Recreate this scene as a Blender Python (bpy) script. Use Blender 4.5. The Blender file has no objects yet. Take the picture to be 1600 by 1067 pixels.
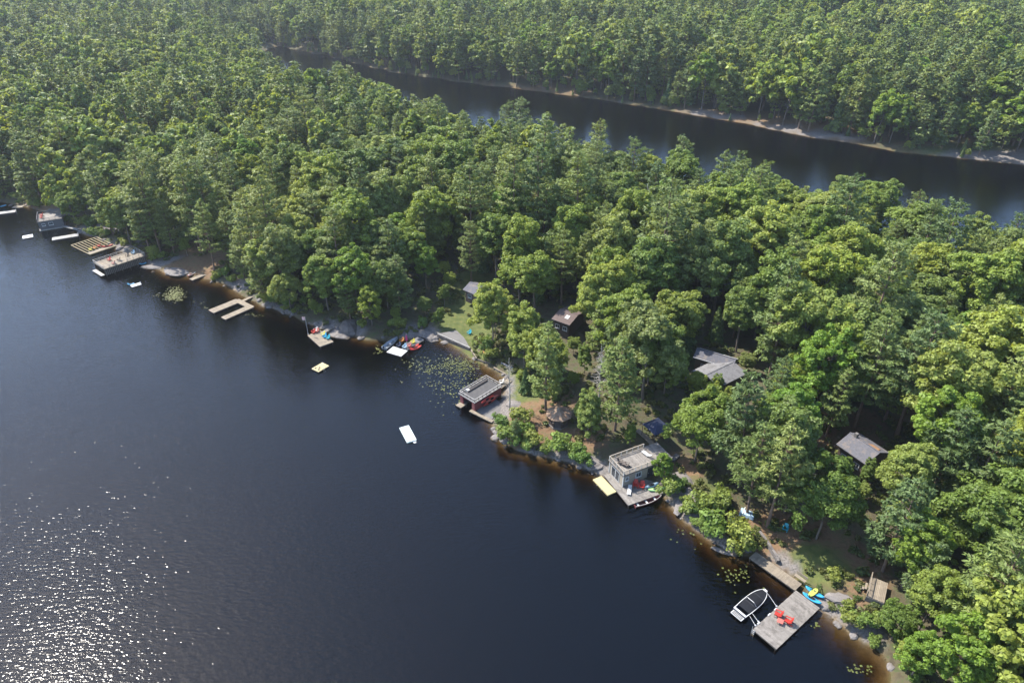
import bpy, math, random
import numpy as np
from mathutils import Vector, Matrix

random.seed(11)
RNG = np.random.default_rng(5)
SC = bpy.context.scene
COL = SC.collection
R = math.radians

# ------------------------------------------------------------------ camera, sky, sun, exposure
CAM_H, PITCH, FPX = 82.0, R(32.0), 1600 * 24 / 36
cam = bpy.data.cameras.new('camera')
cam.lens, cam.sensor_width, cam.clip_start, cam.clip_end = 24, 36, 0.5, 8000
cam_o = bpy.data.objects.new('camera', cam)
cam_o.location = (0, 0, CAM_H)
cam_o.rotation_euler = (math.pi / 2 - PITCH, 0, 0)
COL.objects.link(cam_o)
SC.camera = cam_o

SUN_AZ, SUN_EL = R(-55), R(52)          # azimuth from +Y towards +X
SUN = Vector((math.sin(SUN_AZ) * math.cos(SUN_EL), math.cos(SUN_AZ) * math.cos(SUN_EL), math.sin(SUN_EL)))
world = bpy.data.worlds.new('World')
SC.world = world
world.use_nodes = True
wn = world.node_tree
wn.nodes.clear()
sky = wn.nodes.new('ShaderNodeTexSky')
sky.sky_type = 'NISHITA'
sky.sun_disc = False
sky.sun_elevation = SUN_EL
sky.sun_rotation = SUN_AZ
sky.air_density, sky.dust_density, sky.ozone_density = 1.0, 0.9, 3.4
bgn = wn.nodes.new('ShaderNodeBackground')
bgn.inputs['Strength'].default_value = 0.15
won = wn.nodes.new('ShaderNodeOutputWorld')
wn.links.new(sky.outputs[0], bgn.inputs[0])
wn.links.new(bgn.outputs[0], won.inputs[0])

sl = bpy.data.lights.new('sun', 'SUN')
sl.energy, sl.angle, sl.color = 4.1, R(0.6), (1.0, 0.94, 0.84)
so = bpy.data.objects.new('sun', sl)
so.rotation_euler = SUN.to_track_quat('Z', 'Y').to_euler()
so.location = SUN * 300
COL.objects.link(so)

SC.view_settings.view_transform = 'Standard'
SC.view_settings.look = 'None'
SC.view_settings.gamma = 1.0
SC.view_settings.exposure = 1.48
SC.cycles.max_bounces = 7
SC.cycles.diffuse_bounces = 3
SC.cycles.glossy_bounces = 2
SC.cycles.transmission_bounces = 4
SC.cycles.transparent_max_bounces = 12
SC.cycles.volume_bounces = 0
SC.cycles.caustics_reflective = False
SC.cycles.caustics_refractive = False
SC.cycles.use_adaptive_sampling = True
SC.cycles.adaptive_threshold = 0.01
SC.cycles.use_denoising = True
SC.cycles.denoising_prefilter = 'ACCURATE'
SC.cycles.sample_clamp_direct = 6.0

# ------------------------------------------------------------------ pixels <-> world
CP, SP = math.cos(PITCH), math.sin(PITCH)


def ray(x, y):
    u, v = (x - 800) / FPX, -(y - 533.5) / FPX
    return (u, CP + v * SP, -SP + v * CP)


def P(x, y, z=0.0):
    d = ray(x, y)
    t = (z - CAM_H) / d[2]
    return Vector((d[0] * t, d[1] * t, z))


def project(x, y, z):
    zc = y * CP - (z - CAM_H) * SP
    yc = y * SP + (z - CAM_H) * CP
    return 800 + FPX * x / zc, 533.5 - FPX * yc / zc, FPX / zc


def zoomer(ox, oy, s=6.6667):
    return lambda x, y: (ox + x / s, oy + y / s)


z1, z2, z3, z4 = zoomer(0, 280), zoomer(180, 360), zoomer(460, 460), zoomer(620, 500)
z6, z7, z8, z9 = zoomer(900, 660), zoomer(1120, 840), zoomer(1060, 720), zoomer(680, 400)

# ------------------------------------------------------------------ materials
MATS = {}


def nodes_of(name):
    m = bpy.data.materials.new(name)
    m.use_nodes = True
    t = m.node_tree
    t.nodes.clear()
    out = t.nodes.new('ShaderNodeOutputMaterial')
    return m, t, out


def mat(name, col, rough=0.7, var=0.25, scale=3.0, metal=0.0, bump=0.0, stretch=(1, 1, 1), spec=0.4, col2=None, dirt=None):
    """base colour with two octaves of mottling, worn patches and relief"""
    if name in MATS:
        return MATS[name]
    m, t, out = nodes_of(name)
    b = t.nodes.new('ShaderNodeBsdfPrincipled')
    b.inputs['Roughness'].default_value = rough
    b.inputs['Metallic'].default_value = metal
    b.inputs['Specular IOR Level'].default_value = spec
    tc = t.nodes.new('ShaderNodeTexCoord')
    mp = t.nodes.new('ShaderNodeMapping')
    mp.inputs['Scale'].default_value = stretch
    t.links.new(tc.outputs['Object'], mp.inputs[0])
    nz = t.nodes.new('ShaderNodeTexNoise')
    nz.inputs['Scale'].default_value = scale
    nz.inputs['Detail'].default_value = 5
    nz.inputs['Roughness'].default_value = 0.65
    t.links.new(mp.outputs[0], nz.inputs[0])
    rp = t.nodes.new('ShaderNodeValToRGB')
    c2 = col2 or [min(1, c * (1 + var)) for c in col]
    c1 = [c * (1 - var) for c in col]
    rp.color_ramp.elements[0].position, rp.color_ramp.elements[1].position = 0.3, 0.7
    rp.color_ramp.elements[0].color = (*c1, 1)
    rp.color_ramp.elements[1].color = (*c2, 1)
    t.links.new(nz.outputs[0], rp.inputs[0])
    src = rp.outputs[0]
    if dirt:
        n2 = t.nodes.new('ShaderNodeTexNoise')
        n2.inputs['Scale'].default_value = 0.9
        n2.inputs['Detail'].default_value = 6
        n2.inputs['Roughness'].default_value = 0.7
        t.links.new(tc.outputs['Object'], n2.inputs[0])
        r2 = t.nodes.new('ShaderNodeValToRGB')
        r2.color_ramp.elements[0].position, r2.color_ramp.elements[1].position = 0.5, 0.62
        t.links.new(n2.outputs[0], r2.inputs[0])
        mx = t.nodes.new('ShaderNodeMix')
        mx.data_type = 'RGBA'
        mx.inputs['B'].default_value = (*dirt, 1)
        t.links.new(r2.outputs[0], mx.inputs['Factor'])
        t.links.new(src, mx.inputs['A'])
        src = mx.outputs['Result']
    oi = t.nodes.new('ShaderNodeNewGeometry')
    mr = t.nodes.new('ShaderNodeMapRange')
    mr.inputs['To Min'].default_value, mr.inputs['To Max'].default_value = 1 - var * .7, 1 + var * .7
    t.links.new(oi.outputs['Random Per Island'], mr.inputs['Value'])
    ml = t.nodes.new('ShaderNodeVectorMath')
    ml.operation = 'SCALE'
    t.links.new(src, ml.inputs[0])
    t.links.new(mr.outputs[0], ml.inputs['Scale'])
    t.links.new(ml.outputs[0], b.inputs['Base Color'])
    if bump:
        bp = t.nodes.new('ShaderNodeBump')
        bp.inputs['Strength'].default_value = bump
        bp.inputs['Distance'].default_value = 0.05
        t.links.new(nz.outputs[0], bp.inputs['Height'])
        t.links.new(bp.outputs[0], b.inputs['Normal'])
    t.links.new(b.outputs[0], out.inputs[0])
    MATS[name] = m
    return m


def leaf_mat(name, cols, trans=0.35, rough=0.55):
    if name in MATS:
        return MATS[name]
    m, t, out = nodes_of(name)
    oi = t.nodes.new('ShaderNodeObjectInfo')
    rp = t.nodes.new('ShaderNodeValToRGB')
    el = rp.color_ramp.elements
    while len(el) < len(cols):
        el.new(0.5)
    for i, c in enumerate(cols):
        el[i].position = i / (len(cols) - 1)
        el[i].color = (*c, 1)
    t.links.new(oi.outputs['Random'], rp.inputs[0])
    ge = t.nodes.new('ShaderNodeNewGeometry')
    mr = t.nodes.new('ShaderNodeMapRange')
    mr.inputs['To Min'].default_value, mr.inputs['To Max'].default_value = 0.62, 1.38
    t.links.new(ge.outputs['Random Per Island'], mr.inputs['Value'])
    vs = t.nodes.new('ShaderNodeVectorMath')
    vs.operation = 'SCALE'
    t.links.new(rp.outputs[0], vs.inputs[0])
    t.links.new(mr.outputs[0], vs.inputs['Scale'])
    nz = t.nodes.new('ShaderNodeTexNoise')
    nz.inputs['Scale'].default_value, nz.inputs['Detail'].default_value = .022, 3
    t.links.new(oi.outputs['Location'], nz.inputs[0])
    st = t.nodes.new('ShaderNodeValToRGB')
    st.color_ramp.elements[0].position, st.color_ramp.elements[1].position = .35, .65
    st.color_ramp.elements[0].color, st.color_ramp.elements[1].color = (.82, .85, .84, 1), (1.0, 1.0, .88, 1)
    t.links.new(nz.outputs[0], st.inputs[0])
    v0 = t.nodes.new('ShaderNodeVectorMath')
    v0.operation = 'MULTIPLY'
    t.links.new(vs.outputs[0], v0.inputs[0])
    t.links.new(st.outputs[0], v0.inputs[1])
    vs = v0
    b = t.nodes.new('ShaderNodeBsdfPrincipled')
    b.inputs['Roughness'].default_value = rough
    b.inputs['Specular IOR Level'].default_value = 0.3
    t.links.new(vs.outputs[0], b.inputs['Base Color'])
    v2 = t.nodes.new('ShaderNodeVectorMath')
    v2.operation = 'MULTIPLY'
    v2.inputs[1].default_value = (1.35, 1.2, 0.55)
    t.links.new(vs.outputs[0], v2.inputs[0])
    tr = t.nodes.new('ShaderNodeBsdfTranslucent')
    t.links.new(v2.outputs[0], tr.inputs[0])
    mx = t.nodes.new('ShaderNodeMixShader')
    mx.inputs[0].default_value = trans
    t.links.new(b.outputs[0], mx.inputs[1])
    t.links.new(tr.outputs[0], mx.inputs[2])
    t.links.new(mx.outputs[0], out.inputs[0])
    MATS[name] = m
    return m


LEAF_B = leaf_mat('broadleaf_foliage', [(0.111, 0.171, 0.031), (0.222, 0.291, 0.054), (0.145, 0.210, 0.044), (0.268, 0.311, 0.056), (0.164, 0.225, 0.064), (0.284, 0.330, 0.064), (0.204, 0.244, 0.079), (0.130, 0.197, 0.038), (0.243, 0.301, 0.050)], trans=.42)
LEAF_P = leaf_mat('pine_foliage', [(0.133, 0.185, 0.056), (0.190, 0.240, 0.064), (0.110, 0.164, 0.059), (0.228, 0.265, 0.072), (0.162, 0.216, 0.076)], trans=0.35)
LEAF_C = leaf_mat('cedar_foliage', [(0.072, 0.124, 0.039), (0.119, 0.170, 0.046), (0.087, 0.145, 0.051)], trans=0.22)
LEAF_L = leaf_mat('bright_foliage', [(0.192, 0.272, 0.039), (0.137, 0.242, 0.033), (0.226, 0.272, 0.039)], trans=0.42)
LEAF_S = leaf_mat('shrub_foliage', [(0.111, 0.188, 0.037), (0.170, 0.237, 0.048), (0.222, 0.246, 0.050), (0.125, 0.196, 0.037)], trans=0.35)
LEAF_G = leaf_mat('undergrowth_foliage', [(0.088, 0.125, 0.031), (0.150, 0.158, 0.043), (0.125, 0.125, 0.042), (0.075, 0.119, 0.029)], trans=0.3)
BARK = mat('grey_brown_bark', (.13, .105, .085), .9, .35, 4, bump=.6, stretch=(1, 1, .25))
BARK_D = mat('silver_dead_wood', (.30, .28, .25), .85, .3, 4)
BARK_R = mat('reddish_pine_bark', (.15, .10, .07), .9, .35, 4, bump=.6, stretch=(1, 1, .3))
WOOD_G = mat('weathered_grey_boards', (0.176, 0.160, 0.143), .8, .2, 2.0, bump=.2, stretch=(1, 1, 1), dirt=(0.119, 0.107, 0.095))
WOOD_T = mat('tan_boards', (0.205, 0.170, 0.126), .8, .18, 2.0, bump=.2, dirt=(0.157, 0.131, 0.100))
WOOD_N = mat('new_yellow_lumber', (0.326, 0.262, 0.142), .75, .12, 2.0)
WOOD_W = mat('bleached_pale_boards', (0.268, 0.259, 0.246), .75, .12, 2.0, dirt=(0.215, 0.205, 0.192))
WOOD_D = mat('dark_timber', (.09, .075, .065), .85, .3, 3)
YELLOW = mat('pale_yellow_panel', (0.395, 0.336, 0.171), .6, .06, 1.5, dirt=(0.351, 0.293, 0.149))
WHITE = mat('white_paint', (0.465, 0.465, 0.453), .5, .06, 2)
MINT = mat('pale_mint_vinyl', (0.475, 0.547, 0.533), .45, .05, 1.2)
PLATE = mat('galvanised_metal', (.55, .56, .57), .4, .1, 4, metal=.6)
BLACK = mat('black_canvas', (.010, .011, .014), .9, .3, 2.5, bump=.2, spec=.15)
DARK = mat('dark_void_grey', (.03, .03, .035), .8, .2, 3)
RED = mat('red_painted_plastic', (0.347, 0.026, 0.017), .5, .12, 3)
MAROON = mat('maroon_siding', (.17, .045, .048), .75, .15, 3, bump=.1)
ROSE = mat('faded_red_wood', (0.350, 0.105, 0.084), .7, .15, 3)
ORANGE = mat('orange_plastic', (0.490, 0.189, 0.042), .5, .1, 3)
BLUE = mat('bright_blue_plastic', (0.017, 0.189, 0.364), .35, .12, 2, col2=(0.035, 0.294, 0.462))
SKYB = mat('pale_blue_plastic', (0.256, 0.358, 0.435), .4, .1, 2)
NAVY = mat('navy_canvas', (.02, .028, .06), .7, .2, 2)
TEAL = mat('teal_plastic', (.02, .28, .36), .45, .12, 2)
LIME = mat('lime_green_foam', (0.349, 0.416, 0.079), .5, .08, 2)
GREENK = mat('green_kayak_plastic', (.33, .58, .22), .4, .1, 2)
MAGENTA = mat('magenta_fabric', (.36, .03, .13), .8, .12, 3)
YELLOWC = mat('yellow_plastic', (0.462, 0.406, 0.056), .5, .1, 3)
ALU = mat('dull_aluminium_hull', (.33, .36, .40), .42, .12, 2, metal=.4)
GREYW = mat('slate_grey_siding', (0.096, 0.096, 0.103), .8, .12, 2, stretch=(1, 1, 8))
BEIGEW = mat('greige_board_siding', (.270, .235, .190), .8, .1, 2, stretch=(1, 1, 7))
BROWNW = mat('dark_brown_siding', (.075, .055, .045), .85, .2, 2)
ROOF_G = mat('grey_asphalt_shingle', (0.138, 0.135, 0.138), .9, .18, 3, bump=.3, dirt=(0.090, 0.087, 0.087))
ROOF_B = mat('brown_asphalt_shingle', (0.093, 0.069, 0.063), .9, .2, 3, bump=.3)
ROOF_K = mat('charcoal_asphalt_shingle', (0.086, 0.086, 0.099), .9, .2, 3, bump=.3, dirt=(0.135, 0.117, 0.108))
ROOF_M = mat('grey_roof_membrane', (0.054, 0.052, 0.052), .8, .15, 2, dirt=(0.074, 0.070, 0.067))
GAZ = mat('needle_strewn_gazebo_shingle', (.200, .135, .090), .9, .2, 3, bump=.3, dirt=(0.127, 0.065, 0.039))
NEEDLE = mat('orange_pine_needles', (0.231, 0.122, 0.056), .95, .3, 4, bump=.3)
GRANITE = mat('pale_pink_granite', (0.150, 0.135, 0.126), .85, .25, 1.6, bump=.5, dirt=(0.083, 0.075, 0.071))
GRANITE_D = mat('dark_wet_granite', (0.090, 0.078, 0.072), .7, .3, 1.8, bump=.5)
CONC = mat('concrete_patio', (0.124, 0.118, 0.113), .85, .12, 2, dirt=(0.099, 0.093, 0.089))
GLASS = mat('dark_window_glass', (.025, .032, .042), .08, .2, 2, spec=.8)
LILY = leaf_mat('lily_leaf', [(0.081, 0.094, 0.028), (0.106, 0.112, 0.037), (0.062, 0.078, 0.022)], trans=.1, rough=.3)

# ------------------------------------------------------------------ mesh builder


class MB:
    def __init__(s):
        s.v, s.f = [], []

    def add(s, vs, fs):
        o = len(s.v)
        s.v += [tuple(v) for v in vs]
        s.f += [tuple(i + o for i in f) for f in fs]
        return s

    def box(s, c, d, rz=0.0, taper=1.0):
        x, y, z = d[0] / 2, d[1] / 2, d[2] / 2
        cr, sr = math.cos(rz), math.sin(rz)
        vs = []
        for k, (a, b, e) in enumerate([(-x, -y, -z), (x, -y, -z), (x, y, -z), (-x, y, -z), (-x, -y, z), (x, -y, z), (x, y, z), (-x, y, z)]):
            q = taper if k > 3 else 1
            a, b = a * q, b * q
            vs.append((c[0] + a * cr - b * sr, c[1] + a * sr + b * cr, c[2] + e))
        return s.add(vs, [(0, 3, 2, 1), (4, 5, 6, 7), (0, 1, 5, 4), (1, 2, 6, 5), (2, 3, 7, 6), (3, 0, 4, 7)])

    def tube(s, p, q, r0, r1=None, n=7, cap=True):
        p, q = Vector(p), Vector(q)
        r1 = r0 if r1 is None else r1
        d = (q - p).normalized()
        a = d.orthogonal().normalized()
        b = d.cross(a)
        vs = []
        for c, r in ((p, r0), (q, r1)):
            for i in range(n):
                t = 2 * math.pi * i / n
                vs.append(c + a * (r * math.cos(t)) + b * (r * math.sin(t)))
        fs = [(i, (i + 1) % n, n + (i + 1) % n, n + i) for i in range(n)]
        if cap:
            fs += [tuple(range(n - 1, -1, -1)), tuple(range(n, 2 * n))]
        return s.add(vs, fs)

    def bar(s, p, q, w, h):
        p, q = Vector(p), Vector(q)
        d = (q - p).normalized()
        up = Vector((0, 0, 1)) if abs(d.z) < .95 else Vector((1, 0, 0))
        a = d.cross(up).normalized() * (w / 2)
        b = a.cross(d).normalized() * (h / 2)
        vs = [p - a - b, p + a - b, p + a + b, p - a + b, q - a - b, q + a - b, q + a + b, q - a + b]
        return s.add(vs, [(0, 1, 2, 3), (7, 6, 5, 4), (0, 4, 5, 1), (1, 5, 6, 2), (2, 6, 7, 3), (3, 7, 4, 0)])

    def prism(s, poly, z0, z1):
        n = len(poly)
        vs = [(p[0], p[1], z0) for p in poly] + [(p[0], p[1], z1) for p in poly]
        return s.add(vs, [tuple(range(n - 1, -1, -1)), tuple(range(n, 2 * n))] + [(i, (i + 1) % n, n + (i + 1) % n, n + i) for i in range(n)])

    def slabquad(s, q, th):
        """a slanted quad with thickness downwards"""
        vs = [tuple(p) for p in q] + [(p[0], p[1], p[2] - th) for p in q]
        return s.add(vs, [(0, 1, 2, 3), (7, 6, 5, 4), (0, 4, 5, 1), (1, 5, 6, 2), (2, 6, 7, 3), (3, 7, 4, 0)])

    def rings(s, rings, closed=True, caps=True):
        n = len(rings[0])
        vs = [p for r in rings for p in r]
        fs = []
        for k in range(len(rings) - 1):
            for i in range(n if closed else n - 1):
                j = (i + 1) % n
                fs.append((k * n + i, k * n + j, (k + 1) * n + j, (k + 1) * n + i))
        if caps:
            fs += [tuple(range(n - 1, -1, -1)), tuple(range((len(rings) - 1) * n, len(rings) * n))]
        return s.add(vs, fs)

    def mesh(s, name, m=None, smooth=False):
        me = bpy.data.meshes.new(name)
        me.from_pydata(s.v, [], s.f)
        if m:
            me.materials.append(m)
        if smooth:
            me.polygons.foreach_set('use_smooth', [True] * len(me.polygons))
        me.update()
        return me

    def build(s, name, m, parent=None, smooth=False, kind=None):
        o = bpy.data.objects.new(name, s.mesh(name, m, smooth))
        COL.objects.link(o)
        if parent:
            o.parent = parent
        if kind:
            o['kind'] = kind
        return o


def np_mesh(name, verts, quads, m):
    me = bpy.data.meshes.new(name)
    nv, nf = len(verts), len(quads)
    me.vertices.add(nv)
    me.vertices.foreach_set('co', np.asarray(verts, np.float32).ravel())
    me.loops.add(nf * 4)
    me.loops.foreach_set('vertex_index', np.asarray(quads, np.int32).ravel())
    me.polygons.add(nf)
    me.polygons.foreach_set('loop_start', np.arange(0, nf * 4, 4, dtype=np.int32))
    if m:
        me.materials.append(m)
    me.update(calc_edges=True)
    return me


def link(name, me, parent=None, kind=None):
    o = bpy.data.objects.new(name, me)
    COL.objects.link(o)
    if parent:
        o.parent = parent
    if kind:
        o['kind'] = kind
    return o


def tag(o, label, cat, group=None):
    o['label'], o['category'] = label, cat
    if group:
        o['group'] = group
    return o


def thing(name, label, cat, loc=(0, 0, 0), rz=0.0, group=None):
    o = bpy.data.objects.new(name, None)
    COL.objects.link(o)
    o.location, o.rotation_euler = loc, (0, 0, rz)
    o.empty_display_size = .3
    o['kind'] = 'thing'
    return tag(o, label, cat, group)


def rect(A, B, C, z):
    """centre, angle, length, width of the rectangle with px corners A-B (length) and B-C (width) at height z"""
    a, b, c = P(*A, z), P(*B, z), P(*C, z)
    d = (b - a)
    L = d.length
    d.normalize()
    n = Vector((-d.y, d.x, 0))
    w = (c - b).dot(n)
    ce = (a + b) / 2 + n * (w / 2)
    return ce, math.atan2(d.y, d.x), L, abs(w), (1 if w > 0 else -1)


# ------------------------------------------------------------------ shoreline and terrain
LAKE_PX = [(1400, 1100), (1392, 1062), (1388, 1030), (1366, 1010), (1330, 986), (1292, 957), (1272, 944), (1252, 912), (1218, 890),
           (1186, 868), (1140, 864), (1120, 846), (1092, 826), (1066, 806), (1046, 790), (1030, 772), (985, 760), (948, 746), (925, 736), (893, 724),
           (850, 714), (812, 704), (790, 692), (777, 674), (766, 655), (778, 632), (790, 612), (793, 598), (786, 588), (764, 574), (742, 562),
           (724, 548), (706, 536), (690, 530), (664, 524), (640, 530), (610, 531), (575, 531), (553, 526), (530, 517), (505, 514), (476, 502), (452, 491), (430, 484),
           (395, 470), (372, 455), (350, 444), (325, 436), (300, 432), (270, 430), (245, 420), (222, 408), (200, 398), (184, 388), (160, 376), (138, 368), (122, 360),
           (100, 346), (80, 336), (45, 324), (20, 318), (-30, 312), (-90, 296), (-200, 272)]
lake = [P(*q) for q in LAKE_PX]
lake = [(p.x, p.y) for p in lake]
lake = [(75, -400), (62, 0), (56, 30)] + lake + [(-700, 420), (-1900, 700), (-1900, -400)]
CHAN_PX = [(425, 72), (440, 74), (470, 80), (520, 91), (610, 113), (650, 119), (720, 129), (790, 137), (880, 148), (960, 160), (1040, 172), (1110, 184),
           (1170, 194), (1200, 201), (1270, 215), (1330, 223), (1400, 237), (1460, 243), (1520, 249), (1600, 258), (1750, 282)]
CHAN_NEAR = [(1750, 452), (1660, 440), (1540, 440), (1440, 412), (1340, 382), (1230, 366), (1150, 350), (1060, 328), (960, 302), (860, 274), (780, 254), (700, 228),
             (640, 204), (590, 182), (550, 168), (520, 172), (480, 174), (445, 150), (420, 112), (400, 90)]
chan = [P(*q) for q in CHAN_PX]
chan = [(p.x, p.y) for p in chan] + [(600, 330), (900, 330), (900, 180), (400, 165)] + [(P(*q).x, P(*q).y) for q in CHAN_NEAR]


def sdist(px, py, poly):
    """signed distance, negative inside the polygon"""
    poly = np.asarray(poly, float)
    a, b = poly, np.roll(poly, -1, 0)
    best = np.full(px.shape, 1e18)
    inside = np.zeros(px.shape, bool)
    for (ax, ay), (bx, by) in zip(a, b):
        dx, dy = bx - ax, by - ay
        t = np.clip(((px - ax) * dx + (py - ay) * dy) / (dx * dx + dy * dy + 1e-9), 0, 1)
        best = np.minimum(best, (px - ax - t * dx) ** 2 + (py - ay - t * dy) ** 2)
        c = (ay > py) != (by > py)
        inside ^= c & (px < (bx - ax) * (py - ay) / (by - ay + 1e-12) + ax)
    d = np.sqrt(best)
    return np.where(inside, -d, d)


def vnoise(x, y, s, seed=0):
    x, y = np.asarray(x) / s + seed * 17.3, np.asarray(y) / s + seed * 9.1
    xi, yi = np.floor(x), np.floor(y)
    fx, fy = x - xi, y - yi
    fx, fy = fx * fx * (3 - 2 * fx), fy * fy * (3 - 2 * fy)

    def h(a, b):
        q = np.sin(a * 127.1 + b * 311.7) * 43758.5453
        return q - np.floor(q)
    return (h(xi, yi) * (1 - fx) + h(xi + 1, yi) * fx) * (1 - fy) + (h(xi, yi + 1) * (1 - fx) + h(xi + 1, yi + 1) * fx) * fy


SHALLOW = [(P(765, 590), 7, .30), (P(300, 445), 12, .35), (P(372, 462), 9, .4), (P(1210, 905), 5, .6), (P(1340, 1005), 8, .5), (P(690, 560), 9, .6)]


def shore_d(x, y):
    x, y = np.asarray(x, float), np.asarray(y, float)
    d = np.minimum(sdist(x, y, lake), sdist(x, y, chan))
    return d + (vnoise(x, y, 3.2, 1) - .5) * .9 + (vnoise(x, y, 1.3, 2) - .5) * .4


def height(x, y, d=None):
    x, y = np.asarray(x, float), np.asarray(y, float)
    d = shore_d(x, y) if d is None else d
    dl = np.maximum(d, 0)
    dw = np.maximum(-d, 0)
    land = .55 * (1 - np.exp(-dl / 1.4)) + 6.0 * (1 - np.exp(-dl / 50)) + (vnoise(x, y, 14, 3) - .5) * 2.2 * np.minimum(dl / 14, 1) \
        + (vnoise(x, y, 4, 4) - .5) * .5 * np.minimum(dl / 5, 1)
    far = np.clip((y - 330) / 500, 0, 1) * (vnoise(x, y, 170, 5)) * 13 * np.minimum(dl / 60, 1)
    k = np.ones(x.shape)
    for p, r, f in SHALLOW:
        g = np.exp(-(((x - p.x) ** 2 + (y - p.y) ** 2) / (r * r)))
        k = np.minimum(k, 1 - (1 - f) * g)
    wat = -np.minimum((.26 * dw + .03 * dw * dw) * k, 6.0) - (vnoise(x, y, 2.5, 6)) * .12 * np.minimum(dw, 1)
    return np.where(d > 0, land + far, wat)


def hz(x, y):
    return float(height(np.array([x]), np.array([y]))[0])


def G(x, y, lift=0.0):
    """pixel -> point on the ground"""
    z = 0.0
    for _ in range(12):
        p = P(x, y, z)
        z = .5 * z + .5 * max(hz(p.x, p.y), 0)
    p = P(x, y, z)
    return Vector((p.x, p.y, max(hz(p.x, p.y), 0) + lift))


def axis(lo, hi, step, end_lo, end_hi):
    a = list(np.arange(lo, hi, step))
    s, x = step, hi
    while x < end_hi:
        a.append(x)
        s = min(s * 1.07, 40)
        x += s
    a.append(end_hi)
    s, x = step, lo
    b = []
    while x > end_lo:
        s = min(s * 1.07, 40)
        x -= s
        b.append(max(x, end_lo))
    return np.array(b[::-1] + a)


gx = axis(-185, 105, 1.0, -1900, 1900)
gy = axis(42, 245, 1.0, -380, 1900)
GX, GY = np.meshgrid(gx, gy)
D = shore_d(GX, GY)
GZ = height(GX, GY, D)
nx, ny = len(gx), len(gy)
idx = np.arange(nx * ny).reshape(ny, nx)
quads = np.stack([idx[:-1, :-1], idx[:-1, 1:], idx[1:, 1:], idx[1:, :-1]], -1).reshape(-1, 4)
m, t, out = nodes_of('forest_floor_rock_and_lawn')
gme = np_mesh('ground', np.stack([GX, GY, GZ], -1).reshape(-1, 3), quads, m)
gme.polygons.foreach_set('use_smooth', [True] * len(gme.polygons))


def blob(lst):
    r = np.zeros(GX.shape)
    for (x, y, rx, ry, ang) in lst:
        p = G(x, y)
        dx, dy = GX - p.x, GY - p.y
        c, s = math.cos(R(ang)), math.sin(R(ang))
        u, v = (dx * c + dy * s) / rx, (-dx * s + dy * c) / ry
        q = u * u + v * v + (vnoise(GX, GY, 2.0, 8) - .5) * 1.1
        r = np.maximum(r, np.clip((1.25 - q) / .5, 0, 1))
    return r


ROCKPX = [(905, 722, 5, 1.8, -25), (938, 738, 4, 1.8, -25), (1066, 790, 2.2, 3.6, -50), (1058, 762, 3, 2.2, -30), (1085, 812, 2, 3, -50), (835, 704, 3, 1.2, 0), (1300, 955, 4, 2, -40), (1322, 968, 3.5, 2, -40),
          (1348, 985, 3, 1.6, -40), (1226, 876, 2.4, 1.2, -50), (790, 606, 2, 4, 0), (782, 640, 3, 4, 0), (545, 515, 6, 3, 0), (240, 413, 7, 3, 20), (190, 385, 7, 4, 0),
          (150, 360, 8, 5, 0), (372, 446, 5, 3, 0), (505, 508, 5, 2, 0), (650, 520, 5, 3, 0), (90, 335, 7, 4, 0), (1130, 852, 3, 1.2, -40), (440, 482, 6, 2, -20),
          (800, 136, 22, 3, -10), (855, 143, 14, 3, -10), (1120, 182, 24, 3, -14), (1100, 179, 14, 3, -14), (1245, 207, 28, 3.5, -16), (1200, 197, 15, 3, -16), (1290, 214, 14, 3, -16), (1560, 246, 22, 5, -10), (1590, 245, 16, 8, -10), (1530, 246, 14, 6, -10), (1640, 255, 25, 12, -10)]
GRASSPX = [(738, 440, 6, 5, 0), (722, 492, 6, 12, 0), (735, 520, 5, 6, 0), (742, 555, 4, 3, 0), (812, 615, 4, 4, 0), (812, 585, 4, 3, 0), (1290, 888, 4, 3.5, 0), (1275, 872, 4, 3, 0), (820, 600, 5, 5, 0), (1100, 775, 4, 4, 0), (1540, 232, 18, 8, -10), (1470, 236, 16, 6, -10), (300, 350, 12, 10, 0)]
LITTER = [(820, 650, 5, 7, 0), (846, 640, 6, 6, 0), (890, 690, 7, 4, 0), (1060, 735, 4, 4, 0), (1230, 840, 8, 6, 0), (1260, 850, 7, 5, 0), (1320, 880, 6, 6, 0), (1330, 890, 5, 6, 0), (1160, 815, 3, 3, 0), (1310, 668, 8, 6, 0), (735, 430, 5, 3, 0), (310, 415, 14, 6, 20),
          (255, 395, 12, 6, 0), (90, 318, 14, 8, 0), (830, 139, 40, 9, -10), (1110, 180, 30, 9, -15), (1190, 194, 45, 11, -15), (1280, 211, 30, 10, -15), (1560, 242, 40, 16, -10), (800, 600, 3, 3, 0)]
rock, grass, litter = blob(ROCKPX), blob(GRASSPX), blob(LITTER)
rock = np.maximum(rock, np.clip(1.0 - np.abs(D - .7) / 1.0, 0, 1) * np.clip((vnoise(GX, GY, 6, 9) - .55) * 4, 0, 1) * .8)
ca = gme.color_attributes.new('zones', 'FLOAT_COLOR', 'POINT')
bed = np.clip(-D / .5, 0, 1)
ca.data.foreach_set('color', np.stack([rock, grass, litter, bed], -1).astype(np.float32).ravel())


def noise_node(t, scale, detail=5, rough=.6):
    tc = t.nodes.new('ShaderNodeTexCoord')
    n = t.nodes.new('ShaderNodeTexNoise')
    n.inputs['Scale'].default_value, n.inputs['Detail'].default_value, n.inputs['Roughness'].default_value = scale, detail, rough
    t.links.new(tc.outputs['Object'], n.inputs[0])
    return n


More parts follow.
